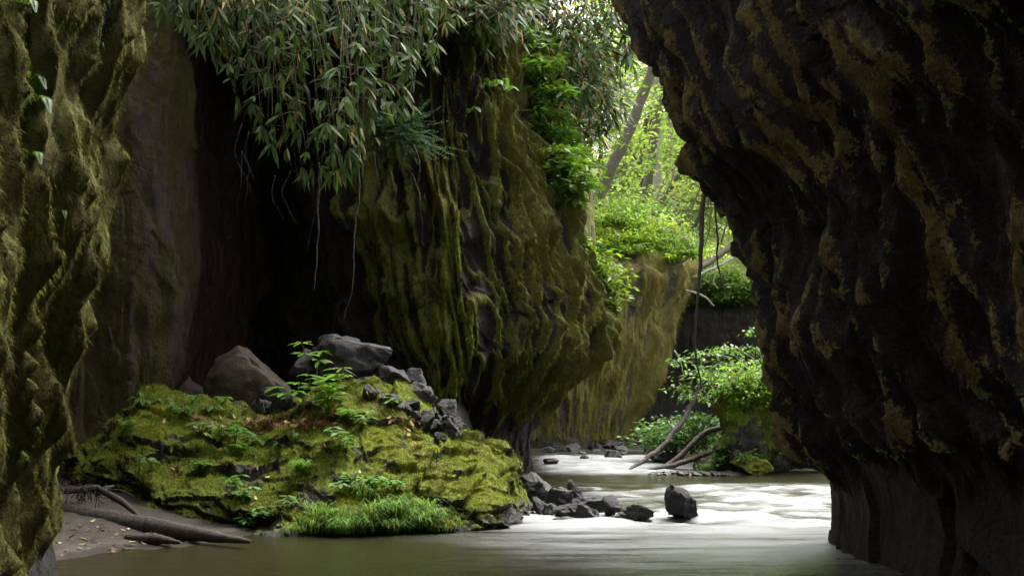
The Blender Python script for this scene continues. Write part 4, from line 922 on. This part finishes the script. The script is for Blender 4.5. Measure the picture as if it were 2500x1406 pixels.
for k in range(30):
    px = 1690 + 190 * ((k * .618) % 1); py = 690 + 70 * ((k * .7548) % 1); 
    h = hit(px, py, ['hillside']); loc = h[0]
    shrub(loc, .8, .6, 300, 3200 + k, 'shady green plant hanging over the back wall of the gorge', 'plant', g, ((.08, .16, .03), (.12, .22, .03))[k % 2], .22, .6, 'ledge_plant', lean=(0, -.7, -.2))

# ------------------------------------------------------------------ right bank with stump, bush, grass
def mound(px, py_bot, Y, w, h, seed, label, mossy=.6, depth=.8, sink=.2):
    W_, H_ = w * Y / F, h * Y / F; V, T = stone_mesh(seed, (W_ / 2, W_ / 2 * depth, H_ / 2 * (1 + sink)), 4, 7); n_ = unit(V / np.array([W_ / 2, W_ / 2 * depth, H_ / 2]) ** 1.0)
    p = atz(px, 0, Y); V = V + p + np.array([0, 0, H_ / 2 * (1 - sink)])
    V = V + n_ * (.10 * fbm(V * 2.2, 4, seed) + .05 * fbm(V * 6, 3, seed))[:, None]
    ms = mossy + .3 * n_[:, 2] + .5 * fbm(V * 1.6, 4, seed + 3)
    me = make_mesh('mossy_mound', V - p, np.zeros((0, 4), int), T, {'moss': ms}, mat=M_boulder); o = bpy.data.objects.new('mossy_mound', me); C.objects.link(o); o.location = Vector(p)
    BV[o.name] = BVHTree.FromPolygons([tuple(v) for v in V], [tuple(t_) for t_ in T]); return tag(o, label, 'mound')
MN = [mound(1880, 1160, 20.6, 290, 240, 5, 'dark mossy earth mound on the right bank before the back wall').name,
      mound(1805, 1160, 20.2, 140, 165, 6, 'mossy root-laced hump at the left end of the right bank', .35).name,
      mound(1830, 1163, 19.6, 110, 44, 7, 'low mossy toe of the right bank at the water', .8).name,
      mound(1960, 1165, 20.6, 170, 120, 8, 'shaded mound where the right bank meets the leaning cliff', .3).name]
g = 'bright grass tufts on the right bank'
for k in range(38):
    px = rnd.uniform(1758, 1905); py = rnd.uniform(930, 1030); h = hit(px, py, MN) or hit(px, 1040, MN)
    if h and h[1][2] > .45: grass(h[0], .34, 50, .28, 3300 + k, 'bright yellow-green grass tuft on top of the right bank', g, (.15, .27, .03), (-.2, -.4, 0))
g = 'leafy plants on the right bank'
for k in range(15):
    px = rnd.uniform(1750, 1900); py = rnd.uniform(900, 1010); h = hit(px, max(py, 985), MN) or hit(px, 1045, MN)
    if h: shrub(h[0], .5, rnd.uniform(.4, .9), 180, 3350 + k, 'lush light green plant crowding the top of the right bank', 'plant', g, ((.16, .28, .03), (.12, .24, .04))[k % 2], .13, .6, 'leafy_plant')
g = 'small plants at the foot of the right bank'
for k, (px, py) in enumerate(((1770, 1100), (1790, 1080), (1760, 1130), (1735, 1140), (1750, 1148), (1860, 1120), (1880, 1115), (1720, 1142), (1900, 1060), (1840, 1060), (1820, 1130))):
    h = hit(px, py, MN); loc = h[0] if h else atz(px, .06, 20)
    grass(loc, .26, 60, .16, 3400 + k, 'short green grass tuft low on the right bank', g, (.11, .20, .04)) if k % 2 else shrub(loc, .25, .25, 90, 3400 + k, 'small green plant low on the right bank', 'plant', g, (.11, .21, .04), .12, .6, 'leafy_plant')
g = 'dark green bushes at the right water edge'
for k, (px, py, Y) in enumerate(((1610, 1100, 23.6), (1650, 1110, 23.2), (1690, 1105, 23), (1720, 1095, 22.6), (1635, 1080, 24), (1670, 1075, 23.6), (1710, 1065, 23), (1745, 1060, 22.4), (1600, 1075, 24.2))):
    p = at(px, py, Y); p[2] = max(p[2], 0)
    shrub(p, .5, .48, 380, 3450 + k, 'dark green bush leaning over the water behind the fallen branches', 'bush', g, (.06, .14, .035), .17, .55, 'bush', lean=(-.25, -.2, 0))
g = 'branches of flat leaf sprays before the back wall'
for k, (px, py, w) in enumerate(((1730, 862, 60), (1770, 850, 70), (1825, 880, 70), (1710, 905, 50), (1765, 920, 70), (1660, 945, 35), (1815, 930, 70), (1850, 850, 40), (1860, 900, 40), (1665, 880, 40), (1845, 810, 30), (1690, 965, 50), (1830, 945, 60), (1770, 895, 60))):
    Y = 22.5; r = np.random.default_rng(3500 + k); b = at(1860, py + 50, 22); p = at(px, py, Y); t = thing('leafy_branch', 'branch with flat sprays of lobed leaves reaching left over the bank', 'branch', b, g); st = MB(); lf = MB()
    c = curve([b, (b + p) / 2 + [0, 0, .15], p], 14, .05, k); add_tube(st, c, np.linspace(.022, .006, 14), 5); W_ = w * Y / F
    n = int(w * 1.5); off = r.normal(0, 1, (n, 2)) * [W_ * .5, W_ * .5]; B = p + np.concatenate([off, -.12 * np.abs(off[:, :1]) + r.normal(0, .05, (n, 1))], 1); L = .125 * r.uniform(.6, 1.2, n)
    add_leaves(lf, B, np.concatenate([off + r.normal(0, .2, (n, 2)), r.normal(-.1, .15, (n, 1))], 1), unit(np.array([0, -.3, 1.]) + r.normal(0, .3, (n, 3))), L, L * .55, vary((.11, .22, .04), n, r), fine=False)
    put('twig', st, M_bark, t); put('foliage', lf, M_leaf, t)
log('fallen_branch', 'long forked fallen branch dipping from the hanging vine into the far rapids', [at(1712, 940, 22.5), at(1690, 985, 22.2), at(1645, 1055, 21.6), at(1610, 1095, 21.2), at(1580, 1115, 20.9), at(1528, 1150, 20.2)], [.055, .06, .055, .05, .05, .02], M_drift, 'branch', .05, 341)
log('fallen_branch', 'crooked fallen branch resting on the mossy hump of the right bank', [at(1762, 1046, 21), at(1720, 1056, 21), at(1690, 1085, 20.9), at(1645, 1122, 20.7), at(1600, 1150, 20.3)], [.05, .065, .055, .045, .02], M_drift, 'branch', .04, 342)
log('fallen_branch', 'lowest fallen branch lying almost flat over the water', [at(1745, 1100, 21), at(1695, 1118, 20.8), at(1640, 1136, 20.5), at(1568, 1150, 20.2)], [.05, .06, .05, .02], M_drift, 'branch', .04, 343)
log('fallen_branch', 'thin dark branch lying in the stream at the foot of the far spur', [at(1525, 1072, 32), at(1560, 1080, 31), at(1596, 1090, 30)], [.05, .05, .03], M_bark, 'branch', .03, 344)
log('twig', 'thin bare forked twig caught on the lone upright stone', [at(1628, 1232, 11.5), at(1612, 1226, 11.5), at(1590, 1222, 11.5), at(1578, 1224, 11.5)], [.006, .005, .004, .002], M_bark, 'twig', .01, 345, 5, 12)
log('twig', 'pale dead twig leaning out below the far spur', [at(1645, 855, 30), at(1660, 880, 30), at(1668, 915, 30)], [.03, .025, .012], M_barkp, 'twig', .04, 346, 5, 12)
g = 'pebbles on the bar in front of the right bank'
for k in range(75):
    px = 1590 + 190 * rnd.random(); py = 1158 - 9 * rnd.random() ** 2; s_ = rnd.uniform(7, 15)
    stone(px, py, 19.3 + rnd.uniform(-.25, .35), s_ * 1.4, s_ * .7, 'small dark pebble on the bar in front of the right bank', g, sub=2, sink=.2, name='pebble', cat='pebble', z0=.0)
Pc = loft([[at(1672 + a, 1116, 22.4) for a in (0, 10, 22)], [at(1668 + a, 1124, 22.0) for a in (0, 14, 28)], [at(1655 + a, 1138, 21.6) for a in (0, 18, 36)], [at(1648 + a, 1144, 21.2) for a in (0, 20, 44)]], 20, 24)
Pc = Pc + .02 * np.stack([0 * Pc[..., 0], fbm(sc(Pc, 6, 1, 1), 3, 9), fbm(sc(Pc, 6, 1, 1), 3, 8)], -1)
tag(sheet('cascade', Pc, M_water, {'foam': np.full(Pc.shape[:2], .9)}), 'small white side cascade between the rocks of the right bank', 'cascade', kind='structure')

g = 'shrubs behind the crest bamboo'
for k in range(16):
    px = 1340 + 130 * ((k * .618) % 1); py = 150 + 260 * ((k * .7548) % 1); loc = at(px - 25, py + 25, 24.5)
    shrub(loc, .8, .8, 380, 3700 + k, 'dark leafy shrub in the thicket behind the crest bamboo', 'shrub', g, ((.07, .13, .03), (.10, .17, .04))[k % 2], .24, .4, lean=(.35, -.3, 0))
